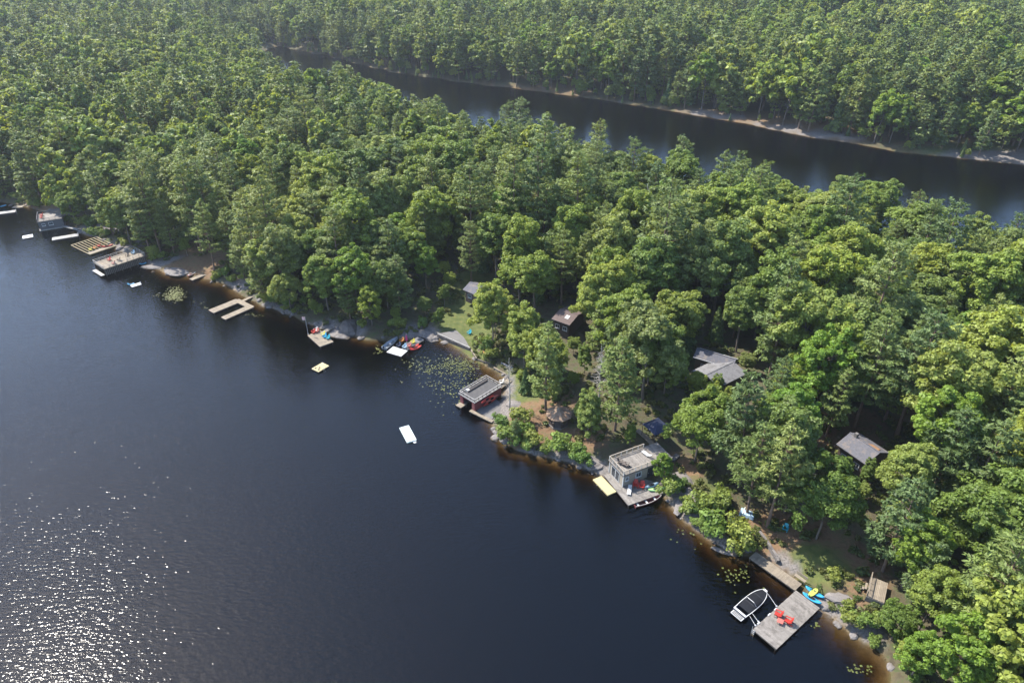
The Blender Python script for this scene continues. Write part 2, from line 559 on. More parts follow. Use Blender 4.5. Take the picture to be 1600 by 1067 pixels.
def ramp(t, src, stops):
    r = t.nodes.new('ShaderNodeValToRGB')
    e = r.color_ramp.elements
    while len(e) < len(stops):
        e.new(.5)
    for i, (p, c) in enumerate(stops):
        e[i].position, e[i].color = p, (*c, 1)
    t.links.new(src, r.inputs[0])
    return r.outputs[0]


def mixc(t, f, a, b):
    x = t.nodes.new('ShaderNodeMix')
    x.data_type = 'RGBA'
    t.links.new(f, x.inputs['Factor'])
    t.links.new(a, x.inputs['A'])
    t.links.new(b, x.inputs['B'])
    return x.outputs['Result']


at = t.nodes.new('ShaderNodeVertexColor')
at.layer_name = 'zones'
sp = t.nodes.new('ShaderNodeSeparateColor')
t.links.new(at.outputs['Color'], sp.inputs[0])
n1, n2, n3 = noise_node(t, .9), noise_node(t, 3.2, 6, .7), noise_node(t, .35)
floor_c = ramp(t, n1.outputs[0], [(.3, (.045, .038, .025)), (.5, (.075, .065, .038)), (.62, (.05, .065, .025)), (.75, (.10, .08, .05))])
rock_c = ramp(t, n2.outputs[0], [(.28, (.06, .055, .05)), (.45, (.12, .108, .10)), (.62, (.20, .18, .165)), (.75, (.09, .085, .075))])
grass_c = ramp(t, n1.outputs[0], [(.3, (.055, .07, .022)), (.55, (.085, .10, .03)), (.75, (.13, .12, .045))])
lit_c = ramp(t, n1.outputs[0], [(.3, (.09, .055, .03)), (.5, (.16, .10, .058)), (.62, (.10, .085, .04)), (.75, (.22, .16, .11))])
bed_c = ramp(t, n3.outputs[0], [(.3, (.06, .042, .022)), (.5, (.12, .085, .042)), (.7, (.17, .125, .065))])
c = mixc(t, sp.outputs[2], floor_c, lit_c)
c = mixc(t, sp.outputs[1], c, grass_c)
c = mixc(t, sp.outputs[0], c, rock_c)
c = mixc(t, at.outputs['Alpha'], c, bed_c)
b = t.nodes.new('ShaderNodeBsdfPrincipled')
b.inputs['Roughness'].default_value = .9
b.inputs['Specular IOR Level'].default_value = .2
bp = t.nodes.new('ShaderNodeBump')
bp.inputs['Strength'].default_value, bp.inputs['Distance'].default_value = .7, .15
t.links.new(n2.outputs[0], bp.inputs['Height'])
t.links.new(bp.outputs[0], b.inputs['Normal'])
t.links.new(c, b.inputs['Base Color'])
t.links.new(b.outputs[0], out.inputs[0])
ground = link('ground', gme, kind='structure')

# water: a closed body of tea-coloured lake water with a rippled surface
m, t, out = nodes_of('rippled_tea_water')
tc = t.nodes.new('ShaderNodeTexCoord')


def wave(scale, rot, stretch, detail, rough=.5):
    mp = t.nodes.new('ShaderNodeMapping')
    mp.inputs['Rotation'].default_value = (0, 0, rot)
    mp.inputs['Scale'].default_value = stretch
    t.links.new(tc.outputs['Object'], mp.inputs[0])
    n = t.nodes.new('ShaderNodeTexNoise')
    n.inputs['Scale'].default_value, n.inputs['Detail'].default_value, n.inputs['Roughness'].default_value = scale, detail, rough
    n.inputs['Distortion'].default_value = .3
    t.links.new(mp.outputs[0], n.inputs[0])
    return n.outputs[0]


def math_n(op, a, b):
    n = t.nodes.new('ShaderNodeMath')
    n.operation = op
    for i, q in enumerate((a, b)):
        if isinstance(q, (int, float)):
            n.inputs[i].default_value = q
        else:
            t.links.new(q, n.inputs[i])
    return n.outputs[0]


w1 = wave(2.3, R(-17), (.34, 1, 1), 1.2, .45)
w2 = wave(5.0, R(-26), (.45, 1, 1), 0.0)
w3 = wave(.05, R(0), (1, 1, 1), 3.0)
sxyz = t.nodes.new('ShaderNodeSeparateXYZ')
t.links.new(tc.outputs['Object'], sxyz.inputs[0])
shel = t.nodes.new('ShaderNodeMapRange')          # the channel lies sheltered from the wind behind the peninsula
for k_, v_ in (('From Min', 150), ('From Max', 260), ('To Min', 1.0), ('To Max', .70)):
    shel.inputs[k_].default_value = v_
t.links.new(math_n('ADD', sxyz.outputs[1], math_n('MULTIPLY', sxyz.outputs[0], .35)), shel.inputs['Value'])
amp = math_n('MULTIPLY', math_n('ADD', math_n('MULTIPLY', w3, 1.2), .35), shel.outputs[0])
hgt = math_n('MULTIPLY', math_n('ADD', w1, math_n('MULTIPLY', w2, .28)), amp)
bp = t.nodes.new('ShaderNodeBump')
bp.inputs['Strength'].default_value, bp.inputs['Distance'].default_value = 1.0, .074
t.links.new(hgt, bp.inputs['Height'])
fr = t.nodes.new('ShaderNodeFresnel')
fr.inputs['IOR'].default_value = 1.42
t.links.new(bp.outputs[0], fr.inputs['Normal'])
gl = t.nodes.new('ShaderNodeBsdfGlossy')
gl.inputs['Roughness'].default_value = .035
t.links.new(bp.outputs[0], gl.inputs['Normal'])
tr = t.nodes.new('ShaderNodeBsdfTransparent')
mx = t.nodes.new('ShaderNodeMixShader')
t.links.new(fr.outputs[0], mx.inputs[0])
t.links.new(tr.outputs[0], mx.inputs[1])
t.links.new(gl.outputs[0], mx.inputs[2])
t.links.new(mx.outputs[0], out.inputs['Surface'])
va = t.nodes.new('ShaderNodeVolumeAbsorption')
va.inputs['Color'].default_value = (.44, .34, .15, 1)
va.inputs['Density'].default_value = 2.7
t.links.new(va.outputs[0], out.inputs['Volume'])
water = MB().box((0, 760, -5.0), (3780, 2260, 10.0)).build('lake_water', m)
water['kind'] = 'structure'
# ------------------------------------------------------------------ tree prototypes


def unit(v):
    return v / (np.linalg.norm(v, axis=-1, keepdims=True) + 1e-9)


def leaves(c, n, size, elong, rng, along=None):
    """diamond leaf faces at centres c facing n; along gives the long axis where it matters"""
    k = len(c)
    r = along if along is not None else rng.normal(size=(k, 3))
    tt = unit(r - (r * n).sum(1, keepdims=True) * n)
    bb = np.cross(n, tt)
    s = np.asarray(size).reshape(-1, 1)
    v = np.stack([c - tt * s * elong, c - bb * s, c + tt * s * elong, c + bb * s], 1).reshape(-1, 3)
    return v, np.arange(k * 4).reshape(-1, 4)


def bent(mb, pts, r0, r1, n=6):
    k = len(pts) - 1
    for i in range(k):
        a, b_ = r0 + (r1 - r0) * i / k, r0 + (r1 - r0) * (i + 1) / k
        mb.tube(pts[i], pts[i + 1], a, b_, n, cap=(i == k - 1))


def broadleaf(seed, H=17, Rr=4.0, base=.30, nclump=105, per=62, leaf=(.17, .34), top=1.0, squash=.40):
    rng = np.random.default_rng(seed)
    lob = rng.normal(size=(7, 3))
    lob = unit(lob)
    la = rng.uniform(.1, .34, 7)
    d = unit(rng.normal(size=(nclump, 3)))
    d[:, 2] = np.where(d[:, 2] < -.45, -d[:, 2], d[:, 2])
    bump = (np.maximum((d @ lob.T) - .55, 0) * la * 2.2).sum(1)
    rad = (.62 + bump) * rng.uniform(.72, 1.05, nclump)
    rad[: nclump // 5] *= .55
    zc = H * (base + (1 - base) * .52)
    zr = H * (1 - base) * .52
    ce = np.stack([d[:, 0] * rad * Rr * 1.25, d[:, 1] * rad * Rr * 1.25, zc + d[:, 2] * rad * zr * 1.25 * top], 1)
    cr = rng.uniform(.42, 1.0, nclump) * Rr / 4.0
    k = nclump * per
    ci = np.repeat(np.arange(nclump), per)
    ld = unit(rng.normal(size=(k, 3)) + np.array([0, 0, .25]) + d[ci] * .35)
    pos = ce[ci] + ld * (cr[ci] * rng.uniform(.55, 1.05, k))[:, None] * np.array([1.1, 1.1, .72])
    nrm = unit(ld * .8 + np.array([0, 0, .45]) + rng.normal(size=(k, 3)) * .5)
    v, f = leaves(pos, nrm, rng.uniform(*leaf, k), 1.5, rng)
    mb = MB()
    z_top = H * .8
    pts = [(math.sin(i * 1.3 + seed) * .18 * i / 3, math.cos(i * 1.7 + seed) * .18 * i / 3, -.6 + (z_top + .6) * i / 6) for i in range(7)]
    bent(mb, pts, .26 * H / 17, .06)
    for i in rng.choice(nclump, 12, replace=False):
        q = Vector(ce[i])
        zz = min(max(H * base * .85, q.z - rng.uniform(2, 4)), z_top * .9)
        a = Vector((pts[3][0] * .5, pts[3][1] * .5, zz))
        mid = a.lerp(q, .55) + Vector((0, 0, -.3))
        bent(mb, [a, mid, q], .10, .03, 5)
    return v, f, mb


def pine(seed, H=21, Rr=3.6, base=.24, step=.95, per=1.0, leaf=(.12, .20), elong=3.0, droop=0.0):
    rng = np.random.default_rng(seed)
    mb = MB()
    bent(mb, [(math.sin(seed + i) * .12, math.cos(seed * 2 + i) * .12, -.6 + (H + .4) * i / 7) for i in range(8)], .30 * H / 21, .03)
    C, N, S, A = [], [], [], []
    z = H * base
    while z < H - .4:
        t_ = (z / H - base) / (1 - base)
        prof = min(1, .55 + t_ * 1.6) * (1 - t_) ** .75 + .10
        nb = rng.integers(4, 7) if t_ < .85 else 4
        a0 = rng.uniform(0, 6.28)
        for j in range(nb):
            if rng.random() < .10:
                continue
            a = a0 + j * 6.283 / nb + rng.uniform(-.35, .35)
            L = Rr * prof * rng.uniform(.5, 1.3)
            rise = (.10 + .5 * t_ - droop) * L
            e = np.array([math.cos(a), math.sin(a), 0])
            side = np.array([-e[1], e[0], 0])
            p0 = np.array([0, 0, z])
            tip = p0 + e * L + np.array([0, 0, rise])
            if L > 1.0:
                mb.tube(tuple(p0), tuple(p0 + (tip - p0) * .8), .05, .015, 4, cap=False)
            nt = max(3, int(L * 3.1 * per))
            for q in range(nt):
                u = rng.uniform(.28, 1.0) ** .8
                w = L * .40 * (1.1 - abs(u - .62)) * rng.uniform(-1, 1)
                cpos = p0 + (tip - p0) * u + side * w + np.array([0, 0, rng.uniform(-.05, .09) + .30 * u * u])
                kk = rng.integers(5, 8)
                dirs = unit(e * .55 + side * (w / (L * .40 + .01)) * .6 + rng.normal(size=(kk, 3)) * .55 + np.array([0, 0, .22]))
                C.append(cpos + dirs * .26 + rng.normal(size=(kk, 3)) * .07)
                A.append(dirs)
                N.append(unit(np.array([0, 0, .9]) + e * .25 + rng.normal(size=(kk, 3)) * .45))
                S.append(rng.uniform(*leaf, kk))
        z += step * rng.uniform(.75, 1.3)
    dirs = unit(rng.normal(size=(16, 3)) * .5 + np.array([0, 0, 1.2]))
    C.append(np.array([0, 0, H - .45]) + dirs * .3)
    A.append(dirs)
    N.append(unit(rng.normal(size=(16, 3))))
    S.append(rng.uniform(*leaf, 16))
    C, N, S, A = map(np.concatenate, (C, N, S, A))
    v, f = leaves(C, N, S, elong, rng, A)
    return v, f, mb


def cedar(seed, H=13, Rr=2.0, k=5200, leaf=(.12, .24)):
    rng = np.random.default_rng(seed)
    t_ = rng.uniform(0, 1, k) ** 1.5
    a = rng.uniform(0, 6.283, k)
    lob = 1 + .22 * np.sin(a * 3 + t_ * 9 + seed) + .2 * np.sin(a * 5 - t_ * 17) + .15 * np.sin(t_ * 40 + a)
    r = Rr * (1 - t_) ** .8 * lob * rng.uniform(.55, 1.02, k) + .06
    pos = np.stack([np.cos(a) * r, np.sin(a) * r, H * (.07 + .93 * t_) - .15 * r], 1)
    n = unit(np.stack([np.cos(a), np.sin(a), np.full(k, .55)], 1) + rng.normal(size=(k, 3)) * .5)
    v, f = leaves(pos, n, rng.uniform(*leaf, k), 1.7, rng)
    mb = MB()
    bent(mb, [(0, 0, -.5), (.05, 0, H * .5), (0, .04, H * .97)], .17, .03)
    return v, f, mb


def snag(seed, H=15, twigs=True):
    rng = np.random.default_rng(seed)
    mb = MB()
    bent(mb, [(math.sin(i + seed) * .15, math.cos(i * 2 + seed) * .15, -.5 + (H + .5) * i / 6) for i in range(7)], .22, .03)
    for _ in range(46):
        z = rng.uniform(.25, .97) * H
        a = rng.uniform(0, 6.283)
        L = (1 - z / H) * 3.2 * rng.uniform(.5, 1.1) + .5
        p = Vector((0, 0, z))
        q = p + Vector((math.cos(a) * L, math.sin(a) * L, L * rng.uniform(-.1, .5)))
        mb.tube(p, q, .05, .015, 4, cap=False)
        for _ in range(4 if twigs else 0):
            s_ = p.lerp(q, rng.uniform(.3, .9))
            mb.tube(s_, s_ + Vector(rng.normal(size=3) * .4) + Vector((0, 0, .2)), .022, .008, 3, cap=False)
    return None, None, mb


def shrub(seed, H=1.8, Rr=1.2, k=1100, leaf=(.08, .16)):
    rng = np.random.default_rng(seed)
    nc = 16
    ce = np.stack([rng.normal(size=nc) * Rr * .45, rng.normal(size=nc) * Rr * .45, rng.uniform(.3, .85, nc) * H], 1)
    ci = rng.integers(0, nc, k)
    d = unit(rng.normal(size=(k, 3)) + np.array([0, 0, .35]))
    pos = ce[ci] + d * Rr * .42 * rng.uniform(.6, 1.1, (k, 1))
    pos[:, 2] = np.maximum(pos[:, 2], .03)
    v, f = leaves(pos, unit(d + np.array([0, 0, .4]) + rng.normal(size=(k, 3)) * .5), rng.uniform(*leaf, k), 1.6, rng)
    mb = MB()
    for i in range(7):
        mb.tube((0, 0, -.2), tuple(ce[i]), .03, .012, 4, cap=False)
    return v, f, mb


PROTO = {}
FULL = []
FULLKEY = {}


def proto(key, gen, leafm, barkm):
    v, f, mb = gen
    if v is not None and key[0] in 'blpc':
        FULLKEY[key] = 10 + len(FULL)
        FULL.append((v, f, mb, leafm, barkm))
    PROTO[key] = (np_mesh('crown', v, f, leafm) if v is not None else None, mb.mesh('trunk', barkm, True))


for i, (H, r_, b_, tp, sq) in enumerate([(19, 5.3, .22, 1.0, .4), (16, 5.6, .18, .9, .4), (21, 5.4, .26, 1.0, .4), (18, 4.5, .20, 1.05, .4), (15, 4.8, .14, .95, .4), (20, 4.7, .24, 1.05, .4)]):
    proto('b%d' % i, broadleaf(40 + i, H, r_, b_, 170 + 4 * i, 140, (.11, .22), top=tp), LEAF_B, BARK)
for i, (H, r_, b_) in enumerate([(17, 4.3, .18), (15, 3.8, .14)]):
    proto('l%d' % i, broadleaf(70 + i, H, r_, b_, 140, 130, (.11, .22)), LEAF_L, BARK)
for i, (H, r_, b_, st) in enumerate([(23, 4.9, .24, 1.35), (20, 4.4, .18, 1.2), (25, 5.1, .32, 1.5), (18, 4.0, .12, 1.15), (22, 4.3, .2, 1.3)]):
    proto('p%d' % i, pine(20 + i, H, r_, b_, st, 2.0, (.085, .14), 3.4), LEAF_P, BARK_R)
for i, (H, r_) in enumerate([(13, 2.0), (10, 1.9)]):
    proto('c%d' % i, cedar(5 + i, H, r_), LEAF_C, BARK_R)
for i, H in enumerate((15, 12)):
    proto('d%d' % i, snag(3 + i, H), None, BARK_D)
for i, (H, r_) in enumerate([(1.9, 1.3), (1.3, 1.0), (2.8, 1.5)]):
    proto('s%d' % i, shrub(i, H, r_), LEAF_S, BARK)
HT = {'b0': 19, 'b1': 16, 'b2': 21, 'b3': 18, 'b4': 15, 'b5': 20, 'l0': 17, 'l1': 15, 'p0': 23, 'p1': 20, 'p2': 25, 'p3': 18, 'p4': 22, 'c0': 13, 'c1': 10, 'd0': 15, 'd1': 12}
RADIUS = {'b0': 5.5, 'b1': 5.8, 'b2': 5.6, 'b3': 4.7, 'b4': 5.0, 'b5': 4.9, 'l0': 4.5, 'l1': 4.0, 'p0': 4.4, 'p1': 4.0, 'p2': 4.6, 'p3': 3.7, 'p4': 3.9, 'c0': 1.9, 'c1': 1.8, 'd0': 1.5, 'd1': 1.5}
NAME = {'b': ('broadleaf_tree', 'broadleaf tree'), 'l': ('maple_tree', 'maple tree'), 'p': ('pine_tree', 'pine tree'), 'c': ('cedar_tree', 'cedar tree'), 'd': ('dead_tree', 'dead tree'), 's': ('shrub', 'shrub')}


def plant(key, x, y, z, s, rz, label, group=None, tilt=(0, 0), sz=None):
    nm, cat = NAME[key[0]]
    t_ = thing(nm, label, cat, (x, y, z), rz, group)
    t_.rotation_euler = (tilt[0], tilt[1], rz)
    t_.scale = (s, s, sz or s)
    cm, tm = PROTO[key]
    link('trunk' if key[0] != 's' else 'stems', tm, t_)
    if cm:
        link('crown' if key[0] != 's' else 'foliage', cm, t_)
    return t_


# places that the photograph shows clear of trees (in its pixels)
CLEAR = [(0, 316, 45, 345), (38, 322, 98, 372), (76, 350, 128, 380), (108, 366, 184, 402), (152, 380, 232, 438), (195, 405, 330, 440), (320, 440, 410, 500), (470, 486, 525, 548), (520, 505, 562, 530),
         (590, 515, 668, 560), (668, 508, 738, 545), (706, 478, 732, 522), (720, 432, 757, 472), (738, 420, 757, 436), (742, 540, 775, 564), (758, 560, 800, 598), (708, 580, 806, 668), (852, 634, 894, 690), (808, 625, 838, 668), (878, 690, 945, 740),
         (920, 690, 1044, 800), (1040, 728, 1090, 810), (862, 476, 900, 514), (1082, 550, 1158, 590), (1318, 680, 1370, 715), (1015, 660, 1038, 680),
         (1155, 862, 1300, 1000), (1340, 892, 1392, 948), (1184, 826, 1216, 884), (1215, 842, 1345, 905), (1156, 792, 1176, 812), (1218, 816, 1238, 834), (1290, 945, 1350, 985), (1070, 169, 1130, 186), (1130, 177, 1200, 200), (1200, 190, 1260, 213), (1250, 201, 1305, 220), (775, 131, 850, 146), (1500, 234, 1600, 256), (1090, 770, 1130, 850)]
FOOT = []          # footprints (centre, radius in metres) kept free of trunks


# spots the photograph shows in sunlight
LIT = [P(x, y, z) for x, y, z in [(496, 526, .5), (510, 520, .5), (632, 548, .5), (620, 545, .3), (750, 605, 3), (740, 620, .5), (770, 640, .3), (873, 652, 2.9), (990, 715, 3.6), (1000, 775, .6), (960, 755, .5), (1225, 965, .6), (1270, 930, .6), (1205, 890, .6),
       (1285, 895, 1.5), (1365, 925, 2), (1115, 575, 7), (1090, 570, 7), (1345, 705, 8), (880, 495, 7), (738, 455, 6), (740, 438, 3), (705, 522, 1), (755, 552, 1), (1070, 795, .6), (1060, 760, 2), (75, 338, 3), (190, 405, 2.2), (145, 385, .4), (360, 480, .4), (245, 415, .5), (310, 432, .4), (815, 640, 1.5), (925, 730, .6), (1330, 970, .5), (1100, 181, .5), (1165, 192, .5), (1230, 205, .5), (1280, 215, .5), (1540, 249, .5), (1580, 250, .5), (810, 138, .5)]]


def blocked(x, y, z, key, s):
    h, r_ = HT[key] * s, RADIUS[key] * s
    px, py, sc = project(x, y, z + h * .60)
    hw, hh = r_ * sc * .80, h * .42 * sc * .75
    if key[0] == 'd':
        hw *= .5
    for (a, b_, c_, d_) in CLEAR:
        if px + hw > a and px - hw < c_ and py + hh > b_ and py - hh < d_:
            # behind the place (farther than its lower edge) only counts when it stands inside it
            bx, by, _ = project(x, y, z)
            if by > b_ - 2 or (a < bx < c_ and b_ < by < d_):
                return True
    cx, cy, cz = x, y, z + h * .58
    for q in LIT:
        w = Vector((cx - q.x, cy - q.y, cz - q.z))
        u = w.dot(SUN)
        if u > 0 and (w - SUN * u).length < max(r_ * .85, h * .22):
            return True
    for (fx, fy, fr) in FOOT:
        if (x - fx) ** 2 + (y - fy) ** 2 < fr * fr:
            return True
    return False


def foot(px, r_, z=0):
    p = P(*px, z)
    FOOT.append((p.x, p.y, r_))


foot((1115, 572), 6.5, 5)
foot((745, 452), 6, 4)
foot((882, 495), 6, 5)
foot((1345, 700), 6, 6)
foot((873, 672), 2.6, 1)
foot((1027, 680), 4.2, 3)
foot((1368, 925), 3.5, 1)
foot((990, 745), 6, 1)

# trees one can point at, by the pixel of their foot
NOTED = [
    ('p2', 1198, 822, .82, 'tall white pine leaning over the shrubs above the pale curved wall'),
    ('b1', 1275, 842, .80, 'round dark green oak with forked trunk above the dock with blue kayaks'),
    ('p1', 1378, 892, .90, 'pale thin white pine with bare leaning trunk near the sloped wooden deck'),
    ('d0', 796, 640, .80, 'bare grey trunk standing beside the red boathouse'),
    ('p4', 852, 640, .86, 'bushy white pine between the red boathouse and the gazebo'),
    ('b3', 918, 688, .52, 'dark leafy tree right beside the round gazebo'),
    ('l1', 1036, 752, .38, 'small bright green maple against the deck of the beige boathouse'),
    ('p0', 737, 440, .72, 'single pine with bare lower trunk on the lawn behind the dark cabin'),
    ('b0', 770, 545, .80, 'broad silvery oak overhanging the orange canoe'),
    ('p3', 806, 690, .30, 'stunted young pine on the rocky point below the red boathouse'),
    ('b4', 120, 352, .70, 'rounded bright tree overhanging the grey boathouse roof'),
    ('p0', 235, 396, .88, 'dense shore pine just behind the railed boathouse deck'),
    ('b1', 455, 484, .62, 'wide dark oak bending over the water between the U-shaped dock and flagpole'),
    ('p1', 412, 468, .80, 'pine with drooping lower boughs beside the ramp of the U-shaped dock'),
    ('c1', 1402, 800, .95, 'yellowish pointed cedar between the charcoal roof and the shore'),
    ('p2', 1335, 668, .95, 'tall pine with two bare trunks standing behind the charcoal roof'),
    ('p1', 814, 252, 1.22, 'lone pine rising against the channel water, tallest on its skyline'),
    ('p0', 1140, 350, .98, 'pointed spruce-like pine standing out against the channel'),
    ('b0', 1300, 374, .98, 'domed leafy tree standing against the channel water, first of the bright pair'),
    ('b2', 1352, 382, .92, 'domed leafy tree standing against the channel water, second of the bright pair'),
    ('p3', 1225, 366, .78, 'flat-topped airy pine on the channel edge'),
    ('l0', 1540, 1030, .80, 'yellow-green tree filling the corner beside the shallow brown water'),
    ('l0', 1480, 1010, .62, 'pale yellow-green maple above the shore near the sloped wooden deck'),
    ('b3', 1435, 985, .62, 'leafy shore tree just below the sloped wooden deck'),
    ('l0', 1420, 1062, .50, 'yellow-green maple overhanging the water at the bottom corner'),
    ('b4', 1392, 1000, .42, 'small leafy tree at the brown shallows right of the wide dock'),
    ('l1', 1490, 1090, .85, 'wide yellow-green tree at the bottom edge of the picture'),
    ('b1', 1085, 722, .80, 'wide dark oak right behind the beige boathouse steps'),
    ('b4', 1150, 735, .62, 'round oak uphill of the granite slope by the beige boathouse'),
    ('b4', 1085, 618, .34, 'small tree hiding the corner of the grey cottage'),
    ('b3', 1116, 628, .30, 'small tree below the eaves of the grey cottage'),
    ('b4', 1312, 745, .28, 'small tree in front of the charcoal-roofed cottage, nearer the lake'),
    ('b3', 1350, 758, .26, 'small tree in front of the charcoal-roofed cottage, farther from the lake'),
    ('d1', 985, 320, .90, 'grey leafless tree deep inside the peninsula wood'),
    ('d1', 640, 240, 1.0, 'bleached dead tree near the channel in the left half of the wood'),
]
taken = []
for k_, x, y, s_, lab in NOTED:
    g = G(x, y)
    taken.append((g.x, g.y, RADIUS[k_] * s_))
    plant(k_, g.x, g.y, g.z - .1, s_, random.uniform(0, 6.28), lab)

# the wood on the peninsula and beyond: a jittered grid of standing places


def grid_points(x0, x1, y0, y1, s, seed):
    rng = np.random.default_rng(seed)
    X, Y = np.meshgrid(np.arange(x0, x1, s), np.arange(y0, y1, s * .9))
    X[1::2] += s / 2
    X = X + rng.uniform(-.42, .42, X.shape) * s
    Y = Y + rng.uniform(-.42, .42, Y.shape) * s
    X, Y = X.ravel(), Y.ravel()
    zc = Y * CP + CAM_H * SP
    k = (np.abs(X) < (zc * .78 + 28)) & (zc > 20)
    return X[k], Y[k]


def stretch(px):
    """the stretch of shore, named by what stands there"""
    for x, n in ((100, 'the grey boathouse'), (185, 'the unfinished dock'), (300, 'the stony beach'), (420, 'the U-shaped dock'), (560, 'the flagpole dock'), (680, 'the white-topped dock'), (770, 'the terrace lawn'),
                 (860, 'the red boathouse'), (940, 'the gazebo'), (1060, 'the beige boathouse'), (1190, 'the grey cottage'), (1290, 'the curved wall'), (1400, 'the charcoal roof')):
        if px < x:
            return n
    return 'the wooden bank deck' if px < 1500 else 'the right edge'


def zone(px, py, d):
    if d > 55:
        return 'deep in the wood behind ' + stretch(px)
    if d > 32:
        return 'far back behind ' + stretch(px)
    if d > 16:
        return 'well back behind ' + stretch(px)
    if d > 6:
        return 'just behind ' + stretch(px)
    return 'at the waterside by ' + stretch(px)


X, Y = grid_points(-330, 260, 36, 520, 6.3, 3)
d = shore_d(X, Y)
inpen = (d > 1.0)
dl = sdist(X, Y, lake)
dc = sdist(X, Y, chan)
# peninsula = land nearer than the far bank of the channel
farbank = np.array([(p[0], p[1]) for p in chan[:21]])
ybank = np.interp(X, farbank[:, 0], farbank[:, 1], left=farbank[0, 1], right=farbank[-1, 1])
ok = inpen & (Y < ybank)
X, Y, d, dcs = X[ok], Y[ok], d[ok], dc[ok]
Z = height(X, Y, d)
order = np.argsort(X * X + Y * Y)
rng = np.random.default_rng(9)
cnt = {k: 0 for k in 'blpcd'}
rest = []
for i in order:
    x, y, z, dd = X[i], Y[i], Z[i], d[i]
    if any((x - a) ** 2 + (y - b_) ** 2 < (r_ * .75) ** 2 for a, b_, r_ in taken):
        continue
    pf = .45 if dd < 12 else .30
    if float(vnoise(x, y, 28, 12)) > .58:
        pf += .25
    u = rng.random()
    if u < pf: key = 'p%d' % rng.integers(0, 5)
    elif u < pf + .05: key = 'c%d' % rng.integers(0, 2)
    elif u < pf + .06: key = 'd%d' % rng.integers(0, 2)
    elif u < pf + .13: key = 'l%d' % rng.integers(0, 2)
    else: key = 'b%d' % rng.integers(0, 6)
    s_ = (rng.uniform(.62, 1.0) if rng.random() < .6 else rng.uniform(.95, 1.25)) * (.80 if dd < 5 else .95)
    if dcs[i] < 22:
        s_ *= .88
    rz, tl = rng.uniform(0, 6.283), rng.normal(0, .035, 2)
    if dd < 4:
        tl *= 2
    wide = 1.22 if (key[0] == 'b' and rng.random() < .3) else 1.0
    if key[0] == 'p' and rng.random() < .18:
        s_ *= 1.18
    if blocked(x, y, z, key, s_ * wide):
        wide = 1.0
        key, s_ = ('b%d' % rng.integers(3, 5)), rng.uniform(.22, .34)
        if blocked(x, y, z, key, s_):
            continue
    px, py, sc = project(x, y, z + 8)
    inview = -40 < px < 1640 and -40 < py < 1180
    kind = key[0]
    if inview and cnt[kind] < {'b': 290, 'p': 280, 'l': 90, 'c': 60, 'd': 30}[kind]:
        cnt[kind] += 1
        zn = zone(px, py, dd)
        adj = {'b': 'round-crowned tree', 'l': 'yellow-green maple', 'p': 'feathery pine', 'c': 'narrow cedar', 'd': 'bare dead tree'}[kind]
        size = 'small' if s_ < .5 else ('lower' if HT[key] * s_ < 13.5 else 'tall')
        lab = '%s %s %s' % (size, adj, zn)
        plant(key, x, y, z - .1, s_ * wide, rz, lab, adj + 's ' + zn, tuple(tl), sz=s_)
    else:
        rest.append((x, y, z - .1, key, s_, rz, tl[0], tl[1]))
print('near trees', cnt, 'rest', len(rest))

# everything farther: one mass of wood, instanced by geometry nodes


def proto_collection(name, defs):
    c_ = bpy.data.collections.new(name)
    for me in defs:
        o = bpy.data.objects.new(name + '_model', me)
        c_.objects.link(o)
    return c_


def joined(name, v, f, mb, lm, bm_):
    """crown and trunk as one mesh with two materials"""
    nv = len(v)
    tv = np.array(mb.v)
    me = bpy.data.meshes.new(name)
    fs = [tuple(q) for q in f.tolist()] + [tuple(i + nv for i in q) for q in mb.f]
    me.from_pydata(np.concatenate([v, tv]).tolist(), [], fs)
    me.materials.append(lm)
    me.materials.append(bm_)
    me.polygons.foreach_set('material_index', np.array([0] * len(f) + [1] * len(mb.f), np.int32))
    me.update()
    return me


